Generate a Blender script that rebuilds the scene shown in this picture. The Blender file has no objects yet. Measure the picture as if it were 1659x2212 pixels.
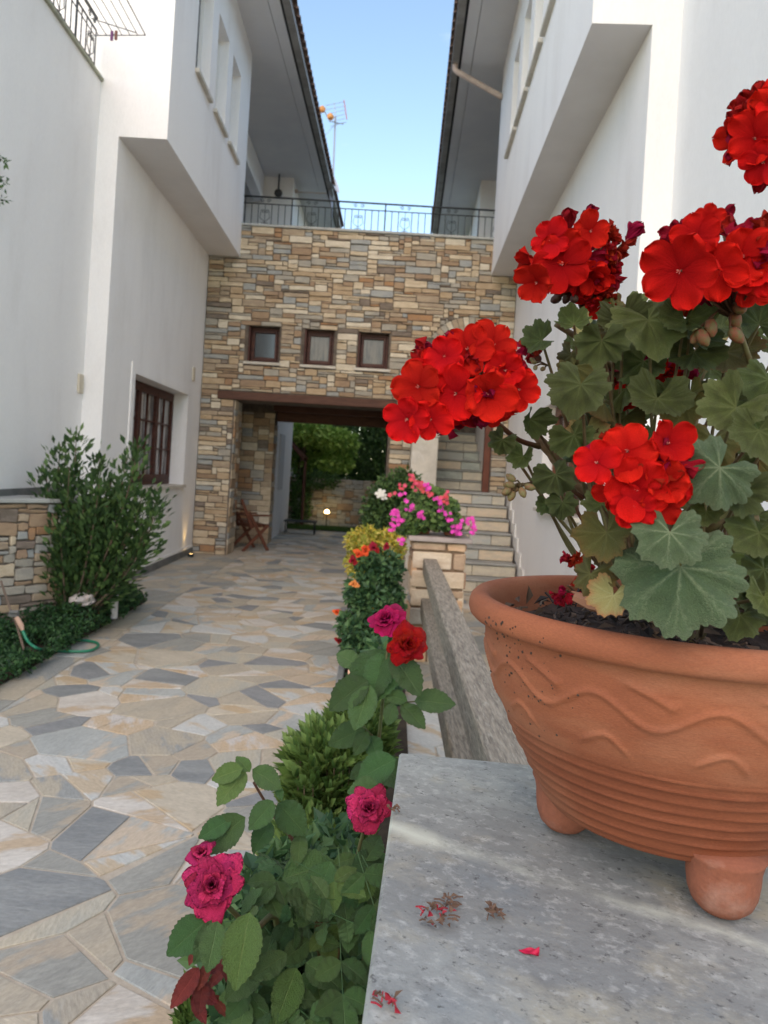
import bpy, math, random
from mathutils import Vector, Matrix, noise
sc = bpy.context.scene
COL = sc.collection
PI = math.pi
V = Vector
# ------------------------------------------------------------------ camera, world, sun, exposure
F = 1597.0; EYE = 1.45; ROLL = math.radians(3.39)
CR, SR = math.cos(ROLL), math.sin(ROLL)
cd = bpy.data.cameras.new('camera'); cam = bpy.data.objects.new('camera', cd); COL.objects.link(cam)
cam.matrix_world = Matrix.Translation((0, 0, EYE)) @ Matrix.Rotation(PI/2, 4, 'X') @ Matrix.Rotation(ROLL, 4, 'Z')
cd.sensor_width = 36; cd.sensor_fit = 'AUTO'; cd.lens = 36*F/2212
cd.shift_x = 23.5/2212; cd.shift_y = -88/2212
cd.clip_start = .02; cd.clip_end = 500
cd.dof.use_dof = True; cd.dof.focus_distance = .85; cd.dof.aperture_fstop = 11
sc.camera = cam
SUN_EL = math.radians(42); SUN_AZ = math.radians(192)      # azimuth clockwise from +Y: behind the camera, a little left
w = bpy.data.worlds.new('World'); sc.world = w; w.use_nodes = True
nt = w.node_tree; nt.nodes.clear()
wo = nt.nodes.new('ShaderNodeOutputWorld'); bg = nt.nodes.new('ShaderNodeBackground')
sky = nt.nodes.new('ShaderNodeTexSky'); sky.sky_type = 'NISHITA'; sky.sun_disc = False
sky.sun_elevation = SUN_EL; sky.sun_rotation = SUN_AZ; sky.air_density = 1.0; sky.dust_density = .3; sky.ozone_density = 1.2
wtc = nt.nodes.new('ShaderNodeTexCoord'); wmp = nt.nodes.new('ShaderNodeMapping'); wmp.inputs['Scale'].default_value = (1.2, 1.2, 3.5)
wns = nt.nodes.new('ShaderNodeTexNoise'); wns.inputs['Scale'].default_value = 2.2; wns.inputs['Detail'].default_value = 7; wns.inputs['Roughness'].default_value = .55
wrp = nt.nodes.new('ShaderNodeMapRange'); wrp.inputs['From Min'].default_value = .47; wrp.inputs['From Max'].default_value = .75; wrp.inputs['To Max'].default_value = .45
wmx = nt.nodes.new('ShaderNodeMix'); wmx.data_type = 'RGBA'; wmx.inputs['B'].default_value = (5.6, 5.4, 6.2, 1)
nt.links.new(wtc.outputs['Generated'], wmp.inputs['Vector']); nt.links.new(wmp.outputs[0], wns.inputs['Vector'])
nt.links.new(wns.outputs['Fac'], wrp.inputs['Value']); nt.links.new(wrp.outputs[0], wmx.inputs['Factor'])
wwb = nt.nodes.new('ShaderNodeMix'); wwb.data_type = 'RGBA'; wwb.blend_type = 'MULTIPLY'; wwb.inputs['Factor'].default_value = 1; wwb.inputs['B'].default_value = (1.055, 1.01, .88, 1)
nt.links.new(sky.outputs[0], wwb.inputs['A']); nt.links.new(wwb.outputs['Result'], wmx.inputs['A']); nt.links.new(wmx.outputs['Result'], bg.inputs['Color'])
bg.inputs['Strength'].default_value = .122
nt.links.new(bg.outputs[0], wo.inputs['Surface'])
sl = bpy.data.lights.new('sun', 'SUN'); sl.energy = .72; sl.angle = math.radians(60); sl.color = (1, .67, .45)
so = bpy.data.objects.new('sun', sl); COL.objects.link(so)
sdir = V((math.sin(SUN_AZ)*math.cos(SUN_EL), math.cos(SUN_AZ)*math.cos(SUN_EL), math.sin(SUN_EL)))
so.rotation_euler = sdir.to_track_quat('Z', 'Y').to_euler(); so.location = (0, -5, 12)
vs = sc.view_settings; vs.view_transform = 'Standard'; vs.look = 'None'; vs.gamma = 1; vs.exposure = 1.6

# ------------------------------------------------------------------ helpers
def at(px, py, Y):
    dx, dy = px-806, py-1018
    r = dx*CR+dy*SR; d = -dx*SR+dy*CR
    return V((r*Y/F, Y, EYE-d*Y/F))
WM = {}
def link(name, data, parent=None, M=None, label=None, cat=None, group=None, kind=None):
    o = bpy.data.objects.new(name, data); COL.objects.link(o)
    M = M if M is not None else Matrix.Identity(4)
    o.matrix_basis = M; WM[o.name] = M
    if parent is not None:
        o.parent = parent; o.matrix_parent_inverse = WM[parent.name].inverted()
    if label: o['label'] = label
    if cat: o['category'] = cat
    if group: o['group'] = group
    if kind: o['kind'] = kind
    return o
def thing(name, loc, label, cat, group=None):
    return link(name, None, None, Matrix.Translation(V(loc)), label, cat, group)
class MB:
    def __init__(s): s.v = []; s.f = []; s.m = []; s.uv = None; s.smooth = False
    def face(s, pts, mi=0):
        b = len(s.v); s.v += [tuple(p) for p in pts]; s.f.append(tuple(range(b, b+len(pts)))); s.m.append(mi)
    def add(s, vs_, fs_, mi=0, M=None):
        b = len(s.v)
        s.v += [tuple(M @ V(p)) if M is not None else tuple(p) for p in vs_]
        for f in fs_: s.f.append(tuple(i+b for i in f)); s.m.append(mi)
    def box(s, a, b, mi=0, M=None):
        x0, y0, z0 = a; x1, y1, z1 = b
        s.add([(x0,y0,z0),(x1,y0,z0),(x1,y1,z0),(x0,y1,z0),(x0,y0,z1),(x1,y0,z1),(x1,y1,z1),(x0,y1,z1)],
              [(0,3,2,1),(4,5,6,7),(0,1,5,4),(1,2,6,5),(2,3,7,6),(3,0,4,7)], mi, M)
    def bbox(s, a, b, e=.004, mi=0, M=None):      # bevelled box
        x0,y0,z0 = a; x1,y1,z1 = b; vs_ = []; idx = {}
        for ix,x in ((0,(x0,e)),(1,(x1,-e))):
            for iy,y in ((0,(y0,e)),(1,(y1,-e))):
                for iz,z in ((0,(z0,e)),(1,(z1,-e))):
                    for k in range(3):
                        p = [x[0]+x[1], y[0]+y[1], z[0]+z[1]]; p[k] = (x[0],y[0],z[0])[k]
                        idx[(ix,iy,iz,k)] = len(vs_); vs_.append(p)
        I = idx; fs = []
        fs += [(I[0,0,0,0],I[0,0,1,0],I[0,1,1,0],I[0,1,0,0]),(I[1,0,0,0],I[1,1,0,0],I[1,1,1,0],I[1,0,1,0])]
        fs += [(I[0,0,0,1],I[1,0,0,1],I[1,0,1,1],I[0,0,1,1]),(I[0,1,0,1],I[0,1,1,1],I[1,1,1,1],I[1,1,0,1])]
        fs += [(I[0,0,0,2],I[0,1,0,2],I[1,1,0,2],I[1,0,0,2]),(I[0,0,1,2],I[1,0,1,2],I[1,1,1,2],I[0,1,1,2])]
        for i in (0,1):
            for j in (0,1):
                fs.append((I[0,i,j,1],I[0,i,j,2],I[1,i,j,2],I[1,i,j,1]))
                fs.append((I[i,0,j,0],I[i,0,j,2],I[i,1,j,2],I[i,1,j,0]))
                fs.append((I[i,j,0,0],I[i,j,0,1],I[i,j,1,1],I[i,j,1,0]))
                for k in (0,1): fs.append((I[i,j,k,0],I[i,j,k,1],I[i,j,k,2]))
        s.add(vs_, fs, mi, M)
    def tube(s, pts, r, n=7, mi=0, cap=True):
        pts = [V(p) for p in pts]; rs = r if isinstance(r, (list, tuple)) else [r]*len(pts)
        b = len(s.v); up = None
        for i, p in enumerate(pts):
            t = (pts[min(i+1, len(pts)-1)]-pts[max(i-1, 0)])
            t = t.normalized() if t.length > 1e-9 else V((0,0,1))
            if up is None: up = t.orthogonal().normalized()
            up = (up-t*up.dot(t)); up = up.normalized() if up.length > 1e-6 else t.orthogonal().normalized()
            sd = t.cross(up)
            for k in range(n):
                a = 2*PI*k/n; s.v.append(tuple(p+(up*math.cos(a)+sd*math.sin(a))*rs[i]))
        for i in range(len(pts)-1):
            for k in range(n):
                s.f.append((b+i*n+k, b+i*n+(k+1)%n, b+(i+1)*n+(k+1)%n, b+(i+1)*n+k)); s.m.append(mi)
        if cap:
            s.f.append(tuple(b+k for k in reversed(range(n)))); s.m.append(mi)
            e = b+(len(pts)-1)*n; s.f.append(tuple(e+k for k in range(n))); s.m.append(mi)
    def lathe(s, prof, n=48, c=(0,0,0), mi=0, fn=None):
        b = len(s.v)
        for j, (r, z) in enumerate(prof):
            for k in range(n):
                a = 2*PI*k/n; rr = r+(fn(a, z, j) if fn else 0)
                s.v.append((c[0]+rr*math.cos(a), c[1]+rr*math.sin(a), c[2]+z))
        for j in range(len(prof)-1):
            for k in range(n):
                s.f.append((b+j*n+k, b+j*n+(k+1)%n, b+(j+1)*n+(k+1)%n, b+(j+1)*n+k)); s.m.append(mi)
    def sphere(s, c, r, n=10, m=7, mi=0, sz=1.0, jit=0, rnd=None):
        prof = [(max(r*math.sin(PI*j/m), 1e-5), -r*sz*math.cos(PI*j/m)) for j in range(m+1)]
        b = len(s.v); s.lathe(prof, n, c, mi)
        if jit and rnd:
            for i in range(b, len(s.v)):
                q = s.v[i]; s.v[i] = (q[0]+rnd.uniform(-jit,jit), q[1]+rnd.uniform(-jit,jit), q[2]+rnd.uniform(-jit,jit))
    def mesh(s, name, mats, smooth=False):
        me = bpy.data.meshes.new(name); me.from_pydata(s.v, [], s.f)
        for m in (mats if isinstance(mats, (list, tuple)) else [mats]): me.materials.append(m)
        if any(s.m): me.polygons.foreach_set('material_index', s.m)
        if smooth: me.polygons.foreach_set('use_smooth', [True]*len(s.f))
        if s.uv:
            ul = me.uv_layers.new(name='UVMap')
            ul.data.foreach_set('uv', [c for l in me.loops for c in s.uv[l.vertex_index]])
        me.validate(); me.update()
        return me
    def build(s, name, mats, parent=None, smooth=False, M=None, **k):
        return link(name, s.mesh(name, mats, smooth), parent, M, **k)

# ------------------------------------------------------------------ materials
def node(nt, t, **k):
    n = nt.nodes.new(t)
    for a, b in k.items():
        if a in n.inputs: n.inputs[a].default_value = b
        else: setattr(n, a, b)
    return n
def c4(c): return (c[0], c[1], c[2], 1)
def mat(name, c1, c2=None, scale=4, rough=.8, bump=0, bscale=60, lo=.4, hi=.6, stretch=(1,1,1), rot=(0,0,0),
        c3=None, scale3=20, lo3=.55, hi3=.75, rand=0, trans=0, spec=.3, metal=0, emit=None, estr=0, coat=0, fine=.0):
    m = bpy.data.materials.new(name); m.use_nodes = True; nt = m.node_tree; nt.nodes.clear(); L = nt.links.new
    out = node(nt, 'ShaderNodeOutputMaterial'); p = node(nt, 'ShaderNodeBsdfPrincipled')
    p.inputs['Roughness'].default_value = rough; p.inputs['Specular IOR Level'].default_value = spec; p.inputs['Metallic'].default_value = metal
    p.inputs['Coat Weight'].default_value = coat
    tc = node(nt, 'ShaderNodeTexCoord'); mp = node(nt, 'ShaderNodeMapping'); mp.vector_type = 'TEXTURE'; mp.inputs['Scale'].default_value = tuple(1/q for q in stretch); mp.inputs['Rotation'].default_value = rot
    L(tc.outputs['Object'], mp.inputs['Vector'])
    col = None
    if c2 is not None:
        n1 = node(nt, 'ShaderNodeTexNoise', Scale=scale, Detail=7, Roughness=.62); L(mp.outputs[0], n1.inputs['Vector'])
        mr = node(nt, 'ShaderNodeMapRange'); mr.inputs['From Min'].default_value = lo; mr.inputs['From Max'].default_value = hi; L(n1.outputs['Fac'], mr.inputs['Value'])
        mx = node(nt, 'ShaderNodeMix', data_type='RGBA'); mx.inputs['A'].default_value = c4(c1); mx.inputs['B'].default_value = c4(c2); L(mr.outputs[0], mx.inputs['Factor'])
        col = mx.outputs['Result']
    if c3 is not None:
        n3 = node(nt, 'ShaderNodeTexNoise', Scale=scale3, Detail=5, Roughness=.6); L(mp.outputs[0], n3.inputs['Vector'])
        mr = node(nt, 'ShaderNodeMapRange'); mr.inputs['From Min'].default_value = lo3; mr.inputs['From Max'].default_value = hi3; L(n3.outputs['Fac'], mr.inputs['Value'])
        mx = node(nt, 'ShaderNodeMix', data_type='RGBA'); mx.inputs['A'].default_value = c4(c1); mx.inputs['B'].default_value = c4(c3); L(mr.outputs[0], mx.inputs['Factor'])
        if col is not None: L(col, mx.inputs['A'])
        col = mx.outputs['Result']
    if fine:
        n5 = node(nt, 'ShaderNodeTexNoise', Scale=bscale*1.3, Detail=4, Roughness=.7); L(mp.outputs[0], n5.inputs['Vector'])
        mr = node(nt, 'ShaderNodeMapRange'); mr.inputs['From Min'].default_value = .3; mr.inputs['From Max'].default_value = .7
        mr.inputs['To Min'].default_value = 1-fine; mr.inputs['To Max'].default_value = 1+fine; L(n5.outputs['Fac'], mr.inputs['Value'])
        hs = node(nt, 'ShaderNodeHueSaturation'); hs.inputs['Color'].default_value = c4(c1); L(mr.outputs[0], hs.inputs['Value'])
        if col is not None: L(col, hs.inputs['Color'])
        col = hs.outputs[0]
    if rand:
        oi = node(nt, 'ShaderNodeObjectInfo'); hs = node(nt, 'ShaderNodeHueSaturation'); hs.inputs['Color'].default_value = c4(c1)
        mr = node(nt, 'ShaderNodeMapRange'); mr.inputs['To Min'].default_value = 1-rand; mr.inputs['To Max'].default_value = 1+rand; L(oi.outputs['Random'], mr.inputs['Value'])
        L(mr.outputs[0], hs.inputs['Value'])
        mu = node(nt, 'ShaderNodeMath', operation='MULTIPLY_ADD'); mu.inputs[1].default_value = 7.31; mu.inputs[2].default_value = 0; L(oi.outputs['Random'], mu.inputs[0])
        fr = node(nt, 'ShaderNodeMath', operation='FRACT'); L(mu.outputs[0], fr.inputs[0])
        mr2 = node(nt, 'ShaderNodeMapRange'); mr2.inputs['To Min'].default_value = .5-rand*.06; mr2.inputs['To Max'].default_value = .5+rand*.06; L(fr.outputs[0], mr2.inputs['Value']); L(mr2.outputs[0], hs.inputs['Hue'])
        if col is not None: L(col, hs.inputs['Color'])
        col = hs.outputs[0]
    if col is not None: L(col, p.inputs['Base Color'])
    else: p.inputs['Base Color'].default_value = c4(c1)
    if bump:
        n2 = node(nt, 'ShaderNodeTexNoise', Scale=bscale, Detail=6, Roughness=.6); L(mp.outputs[0], n2.inputs['Vector'])
        bp = node(nt, 'ShaderNodeBump'); bp.inputs['Strength'].default_value = bump; bp.inputs['Distance'].default_value = .01; L(n2.outputs['Fac'], bp.inputs['Height']); L(bp.outputs[0], p.inputs['Normal'])
    if emit: p.inputs['Emission Color'].default_value = c4(emit); p.inputs['Emission Strength'].default_value = estr
    sh = p.outputs[0]
    if trans:
        tr = node(nt, 'ShaderNodeBsdfTranslucent'); ms = node(nt, 'ShaderNodeMixShader'); ms.inputs[0].default_value = trans
        if col is not None: L(col, tr.inputs['Color'])
        else: tr.inputs['Color'].default_value = c4(c1)
        L(p.outputs[0], ms.inputs[1]); L(tr.outputs[0], ms.inputs[2]); sh = ms.outputs[0]
    L(sh, out.inputs['Surface'])
    return m
def leafmat(name, base, vein, edge=None, zone=None, lip=None, nv=7, mode='fan', rough=.55, spec=.3, hue=.12, rand=.25, trans=.18, tip=None, pw=1.6):
    """leaf / petal surface from UV: fan = u is the angle, v the radius; pinnate = u across, v along"""
    m = bpy.data.materials.new(name); m.use_nodes = True; nt = m.node_tree; nt.nodes.clear(); L = nt.links.new
    out = node(nt, 'ShaderNodeOutputMaterial'); p = node(nt, 'ShaderNodeBsdfPrincipled'); p.inputs['Roughness'].default_value = rough; p.inputs['Specular IOR Level'].default_value = spec
    uv = node(nt, 'ShaderNodeTexCoord'); sp = node(nt, 'ShaderNodeSeparateXYZ'); L(uv.outputs['UV'], sp.inputs[0])
    def math_(op, a, b=None, c=None, clamp=False):
        n = node(nt, 'ShaderNodeMath', operation=op); n.use_clamp = clamp
        for i, q in enumerate((a, b, c)):
            if q is None: continue
            if isinstance(q, (int, float)): n.inputs[i].default_value = q
            else: L(q, n.inputs[i])
        return n.outputs[0]
    U, Vv = sp.outputs[0], sp.outputs[1]
    nz = node(nt, 'ShaderNodeTexNoise', Scale=14, Detail=5); L(uv.outputs['Object'], nz.inputs['Vector'])
    nb = node(nt, 'ShaderNodeTexNoise', Scale=45, Detail=4); L(uv.outputs['Object'], nb.inputs['Vector'])
    if mode == 'fan':
        U = math_('ADD', U, math_('MULTIPLY', math_('SUBTRACT', nz.outputs['Fac'], .5), .045)); a = math_('MULTIPLY', U, nv); fr = math_('FRACT', a); d = math_('ABSOLUTE', math_('SUBTRACT', fr, .5))      # 0 on vein
        dd = math_('MULTIPLY', d, Vv)                          # metric distance ~ angle * radius
        vf = math_('MULTIPLY', math_('SUBTRACT', 1, math_('DIVIDE', dd, .045), clamp=True), math_('SUBTRACT', 1.0, math_('MULTIPLY', Vv, .65)))
        dk = math_('ABSOLUTE', math_('SUBTRACT', d, math_('MULTIPLY', math_('SUBTRACT', Vv, .38), .50)))
        fk = math_('MULTIPLY', math_('SUBTRACT', 1, math_('DIVIDE', math_('MULTIPLY', dk, Vv), .028), clamp=True), math_('GREATER_THAN', Vv, .38)); vf = math_('MAXIMUM', vf, math_('MULTIPLY', fk, .55))
        sv = math_('FRACT', math_('MULTIPLY', math_('SUBTRACT', Vv, math_('MULTIPLY', d, 1.1)), 7)); svd = math_('ABSOLUTE', math_('SUBTRACT', sv, .5))
        vf2 = math_('MULTIPLY', math_('SUBTRACT', 1, math_('DIVIDE', svd, .12), clamp=True), .3)
        vf = math_('MAXIMUM', vf, vf2)
        zb = math_('SUBTRACT', 1, math_('DIVIDE', math_('ABSOLUTE', math_('SUBTRACT', Vv, .58)), .16), clamp=True); ef = math_('POWER', Vv, 6)
    else:
        d = math_('ABSOLUTE', math_('SUBTRACT', U, .5))
        vf = math_('SUBTRACT', 1, math_('DIVIDE', d, .035), clamp=True)
        sv = math_('FRACT', math_('MULTIPLY', math_('SUBTRACT', Vv, math_('MULTIPLY', d, .5)), 9)); svd = math_('ABSOLUTE', math_('SUBTRACT', sv, .5))
        vf2 = math_('MULTIPLY', math_('SUBTRACT', 1, math_('DIVIDE', svd, .1), clamp=True), .35)
        vf = math_('MAXIMUM', vf, vf2)
        ef = math_('POWER', math_('MULTIPLY', d, 2), 6)
    vf = math_('MULTIPLY', vf, math_('MULTIPLY_ADD', nz.outputs['Fac'], .9, .1))
    if edge is None and tip is not None: pass
    mx = node(nt, 'ShaderNodeMix', data_type='RGBA'); mx.inputs['A'].default_value = c4(base); mx.inputs['B'].default_value = c4(vein); L(vf, mx.inputs['Factor'])
    col = mx.outputs['Result']
    if edge is not None:
        m2 = node(nt, 'ShaderNodeMix', data_type='RGBA'); L(col, m2.inputs['A']); m2.inputs['B'].default_value = c4(edge)
        L(math_('MULTIPLY', ef, math_('MULTIPLY_ADD', nz.outputs['Fac'], 1.4, .1), clamp=True), m2.inputs['Factor']); col = m2.outputs['Result']
    if tip is not None:
        m2 = node(nt, 'ShaderNodeMix', data_type='RGBA'); L(col, m2.inputs['A']); m2.inputs['B'].default_value = c4(tip)
        L(math_('POWER', Vv, pw, clamp=True), m2.inputs['Factor']); col = m2.outputs['Result']
    if zone is not None:
        m2 = node(nt, 'ShaderNodeMix', data_type='RGBA'); L(col, m2.inputs['A']); m2.inputs['B'].default_value = c4(zone); L(math_('MULTIPLY', zb, math_('MULTIPLY_ADD', nz.outputs['Fac'], .7, .0)), m2.inputs['Factor']); col = m2.outputs['Result']
    if lip is not None:
        m2 = node(nt, 'ShaderNodeMix', data_type='RGBA'); L(col, m2.inputs['A']); m2.inputs['B'].default_value = c4(lip)
        L(math_('MULTIPLY', math_('POWER', Vv, 9), math_('MULTIPLY_ADD', nz.outputs['Fac'], 3.2, -.9), clamp=True), m2.inputs['Factor']); col = m2.outputs['Result']
    hs0 = node(nt, 'ShaderNodeHueSaturation'); L(col, hs0.inputs['Color']); L(math_('MULTIPLY_ADD', nb.outputs['Fac'], .9, .55), hs0.inputs['Value']); col = hs0.outputs[0]
    oi = node(nt, 'ShaderNodeObjectInfo'); hs = node(nt, 'ShaderNodeHueSaturation'); L(col, hs.inputs['Color'])
    L(math_('MULTIPLY_ADD', oi.outputs['Random'], 2*rand, 1-rand), hs.inputs['Value'])
    L(math_('MULTIPLY_ADD', math_('FRACT', math_('MULTIPLY', oi.outputs['Random'], 13.7)), rand*hue, .5-rand*hue/2), hs.inputs['Hue'])
    col = hs.outputs[0]; L(col, p.inputs['Base Color'])
    bp = node(nt, 'ShaderNodeBump'); bp.inputs['Strength'].default_value = .5; bp.inputs['Distance'].default_value = .02
    L(math_('ADD', math_('MULTIPLY', vf, -1.0), nb.outputs['Fac']), bp.inputs['Height']); L(bp.outputs[0], p.inputs['Normal'])
    tr = node(nt, 'ShaderNodeBsdfTranslucent'); L(col, tr.inputs['Color']); ms = node(nt, 'ShaderNodeMixShader'); ms.inputs[0].default_value = trans
    L(p.outputs[0], ms.inputs[1]); L(tr.outputs[0], ms.inputs[2]); L(ms.outputs[0], out.inputs['Surface'])
    return m
PLA = mat('white_plaster', (.88,.87,.845), (.85,.84,.82), scale=1.3, stretch=(1.5,1.5,.45), rough=.92, bump=.4, bscale=38, spec=.1, c3=(.70,.67,.62), scale3=1.3, lo3=.54, hi3=1.15, fine=.03)
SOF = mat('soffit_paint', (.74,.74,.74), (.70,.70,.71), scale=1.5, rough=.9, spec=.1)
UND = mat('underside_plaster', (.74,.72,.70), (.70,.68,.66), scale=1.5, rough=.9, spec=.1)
MAR = mat('grey_marble', (.42,.43,.40), (.34,.35,.33), scale=6, rough=.5, bump=.1)
MARP = mat('pale_marble', (.62,.58,.50), (.50,.47,.40), scale=3, rough=.6, c3=(.68,.66,.62), scale3=5, bump=.1)
TILE0 = None
DSK = mat('dark_skirting_stone', (.12,.13,.125), (.19,.19,.18), scale=5, rough=.6)
MOR = mat('stone_mortar', (.17,.14,.11), (.10,.085,.07), scale=12, rough=.95, bump=.4, bscale=90)
WOOD = mat('dark_red_wood', (.085,.028,.018), (.05,.016,.011), scale=5, stretch=(1,1,8), rough=.5, bump=.1)
BEAM = mat('brown_beam_wood', (.12,.055,.035), (.08,.035,.022), scale=6, stretch=(1,8,8), rough=.6, bump=.2)
IRON = mat('black_iron', (.018,.022,.022), rough=.45, spec=.5)
GUT = mat('grey_gutter', (.34,.33,.31), (.24,.23,.21), scale=3, rough=.6)
BLK = mat('black_gap', (.02,.02,.024), rough=.7)
SHUT = mat('pale_shutter', (.62,.61,.60), rough=.7)
GLS = mat('dark_glass', (.03,.033,.035), rough=.12, spec=.8)
CURT = mat('curtained_glass', (.14,.115,.08), (.06,.05,.035), scale=9, stretch=(3,3,.4), rough=.25, spec=.6)
TILE = mat('roof_tile_clay', (.25,.17,.13), (.16,.11,.09), scale=6, rough=.85)
TER = mat('terracotta', (.31,.105,.048), (.225,.072,.034), scale=7, stretch=(1,1,3.5), rough=.78, bump=.18, bscale=260, lo=.35, hi=.7, c3=(.37,.17,.095), scale3=4, lo3=.48, hi3=.78, fine=.16)
TERF = mat('terracotta_foot', (.24,.085,.048), (.36,.22,.17), scale=14, rough=.85, lo=.50, hi=.74, bump=.2, bscale=150, fine=.12)
SOIL = mat('dark_soil', (.035,.025,.02), (.07,.05,.04), scale=30, rough=.95, bump=.5, bscale=120)
BED = mat('bed_soil', (.06,.045,.03), (.035,.027,.02), scale=15, rough=.98, bump=.5, bscale=80)
OLDW = mat('weathered_wood', (.36,.32,.25), (.17,.15,.12), scale=22, stretch=(6,.5,6), rough=.9, bump=.8, bscale=60, lo=.38, hi=.62, c3=(.42,.40,.33), scale3=45, lo3=.55, hi3=.7)
GRASS = mat('lawn_green', (.05,.10,.025), (.03,.07,.02), scale=14, rough=.95, bump=.5)
TERRF = mat('terrace_floor_stone', (.40,.41,.39), (.27,.29,.29), scale=5, rough=.8, c3=(.5,.48,.42), scale3=9, bump=.15)
WPAINT = mat('white_trim', (.80,.79,.75), rough=.7)
PIPE = mat('cream_pipe', (.62,.50,.42), (.5,.4,.34), scale=8, rough=.6)
# wall stones
def sm(n, a, b, **k): return mat(n, a, b, scale=k.pop('scale', 7), rough=.9, bump=.5, bscale=70, fine=.15, stretch=(1,1,2.5), **k)
STONES = [sm('stone_cream', (0.623,0.525,0.373), (0.522,0.424,0.291)), sm('stone_buff', (0.502,0.384,0.252), (0.422,0.313,0.192)), sm('stone_grey', (0.341,0.323,0.272), (0.422,0.384,0.312)),
          sm('stone_brown', (0.302,0.212,0.141), (0.381,0.272,0.171)), sm('stone_rust', (0.422,0.243,0.121), (0.321,0.202,0.121)), sm('stone_tan', (0.451,0.363,0.252), (0.362,0.283,0.201)),
          sm('stone_dark', (0.172,0.142,0.111), (0.25,0.202,0.161)), sm('stone_pale', (0.683,0.616,0.483), (0.583,0.515,0.392)), sm('stone_bluegrey', (0.31,0.323,0.312), (0.381,0.384,0.351))]
SW = [20, 14, 17, 12, 3, 17, 4, 11, 8]
# paving stones, each with its own grain direction
FL = []
fdefs = [((0.189,0.205,0.205),(0.254,0.271,0.262),None),((0.303,0.312,0.279),(0.246,0.254,0.23),(0.369,0.328,0.254)),((0.369,0.369,0.312),(0.426,0.394,0.303),None),((0.426,0.451,0.426),(0.508,0.517,0.484),(0.443,0.377,0.271)),
         ((0.459,0.385,0.279),(0.385,0.336,0.254),(0.492,0.492,0.451)),((0.353,0.328,0.262),(0.418,0.377,0.287),None),((0.443,0.344,0.221),(0.492,0.418,0.312),(0.492,0.476,0.435)),((0.19,0.205,0.205),(0.25,0.262,0.26),None),
         ((0.541,0.525,0.467),(0.451,0.426,0.369),(0.435,0.353,0.246)),((0.377,0.402,0.377),(0.303,0.328,0.312),(0.476,0.41,0.312)),((0.394,0.361,0.279),(0.328,0.312,0.262),(0.271,0.287,0.271)),((0.492,0.451,0.353),(0.41,0.377,0.295),(0.435,0.344,0.221))]
for i, (a, b, c) in enumerate(fdefs):
    FL.append(mat('flag_stone_' + ['slate','ash','olive','silver','sand','taupe','ochre','charcoal','white','steel','dun','cream'][i], a, b, scale=3.2, stretch=(1,2.6,1), rot=(0,0,i*.83), rough=.62, bump=.35, bscale=26,
                  lo=.38, hi=.62, c3=c, scale3=1.6, lo3=.52, hi3=.57, fine=.16, spec=.35))
FW = [8, 13, 12, 14, 8, 10, 6, 4, 10, 12, 9, 11]
JOINT = mat('sandy_joint', (.46,.42,.34), (.38,.34,.27), scale=14, rough=.95, bump=.3)

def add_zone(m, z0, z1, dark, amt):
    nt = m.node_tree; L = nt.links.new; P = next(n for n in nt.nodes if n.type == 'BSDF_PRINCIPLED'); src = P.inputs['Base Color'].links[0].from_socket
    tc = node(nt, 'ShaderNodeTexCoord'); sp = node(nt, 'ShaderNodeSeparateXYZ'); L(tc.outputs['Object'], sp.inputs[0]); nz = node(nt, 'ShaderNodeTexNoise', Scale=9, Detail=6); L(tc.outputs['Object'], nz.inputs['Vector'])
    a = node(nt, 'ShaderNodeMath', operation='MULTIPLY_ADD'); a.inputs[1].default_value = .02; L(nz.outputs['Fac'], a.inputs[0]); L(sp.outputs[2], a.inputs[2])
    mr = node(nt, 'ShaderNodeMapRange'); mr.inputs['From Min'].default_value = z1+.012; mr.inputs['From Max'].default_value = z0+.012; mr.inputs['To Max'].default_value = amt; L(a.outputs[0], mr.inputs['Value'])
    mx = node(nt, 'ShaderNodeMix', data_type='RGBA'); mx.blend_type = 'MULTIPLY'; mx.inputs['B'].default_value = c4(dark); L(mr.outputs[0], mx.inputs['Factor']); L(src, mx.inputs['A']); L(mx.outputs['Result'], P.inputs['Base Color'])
# ------------------------------------------------------------------ wall builders
def grid_wall(mb, o, u, v, n, W, Hh, holes=(), depth=.2, mi=0, mr=None):
    """wall face in plane (o,u,v), outward normal n, rectangular holes (u0,v0,u1,v1) with reveals going inwards by depth"""
    o, u, v, n = V(o), V(u), V(v), V(n); mr = mi if mr is None else mr
    us = sorted({0, W, *[h[0] for h in holes], *[h[2] for h in holes]}); vv = sorted({0, Hh, *[h[1] for h in holes], *[h[3] for h in holes]})
    flip = u.cross(v).dot(n) < 0
    def q(a, b, c, d, m):
        mb.face([a, d, c, b] if flip else [a, b, c, d], m)
    for i in range(len(us)-1):
        for j in range(len(vv)-1):
            cu, cv = (us[i]+us[i+1])/2, (vv[j]+vv[j+1])/2
            if any(h[0] < cu < h[2] and h[1] < cv < h[3] for h in holes): continue
            P = lambda a, b: o+u*a+v*b
            q(P(us[i], vv[j]), P(us[i+1], vv[j]), P(us[i+1], vv[j+1]), P(us[i], vv[j+1]), mi)
    for (a, b, c, d) in holes:
        dn = -n*depth; P = lambda x, y: o+u*x+v*y
        for p0, p1 in (((a,b),(c,b)) if b > 0 else ((c,b),(c,d)), ((c,b),(c,d)), ((c,d),(a,d)), ((a,d),(a,b))):
            A, B = P(*p0), P(*p1); q(A+dn, B+dn, B, A, mr)
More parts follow.
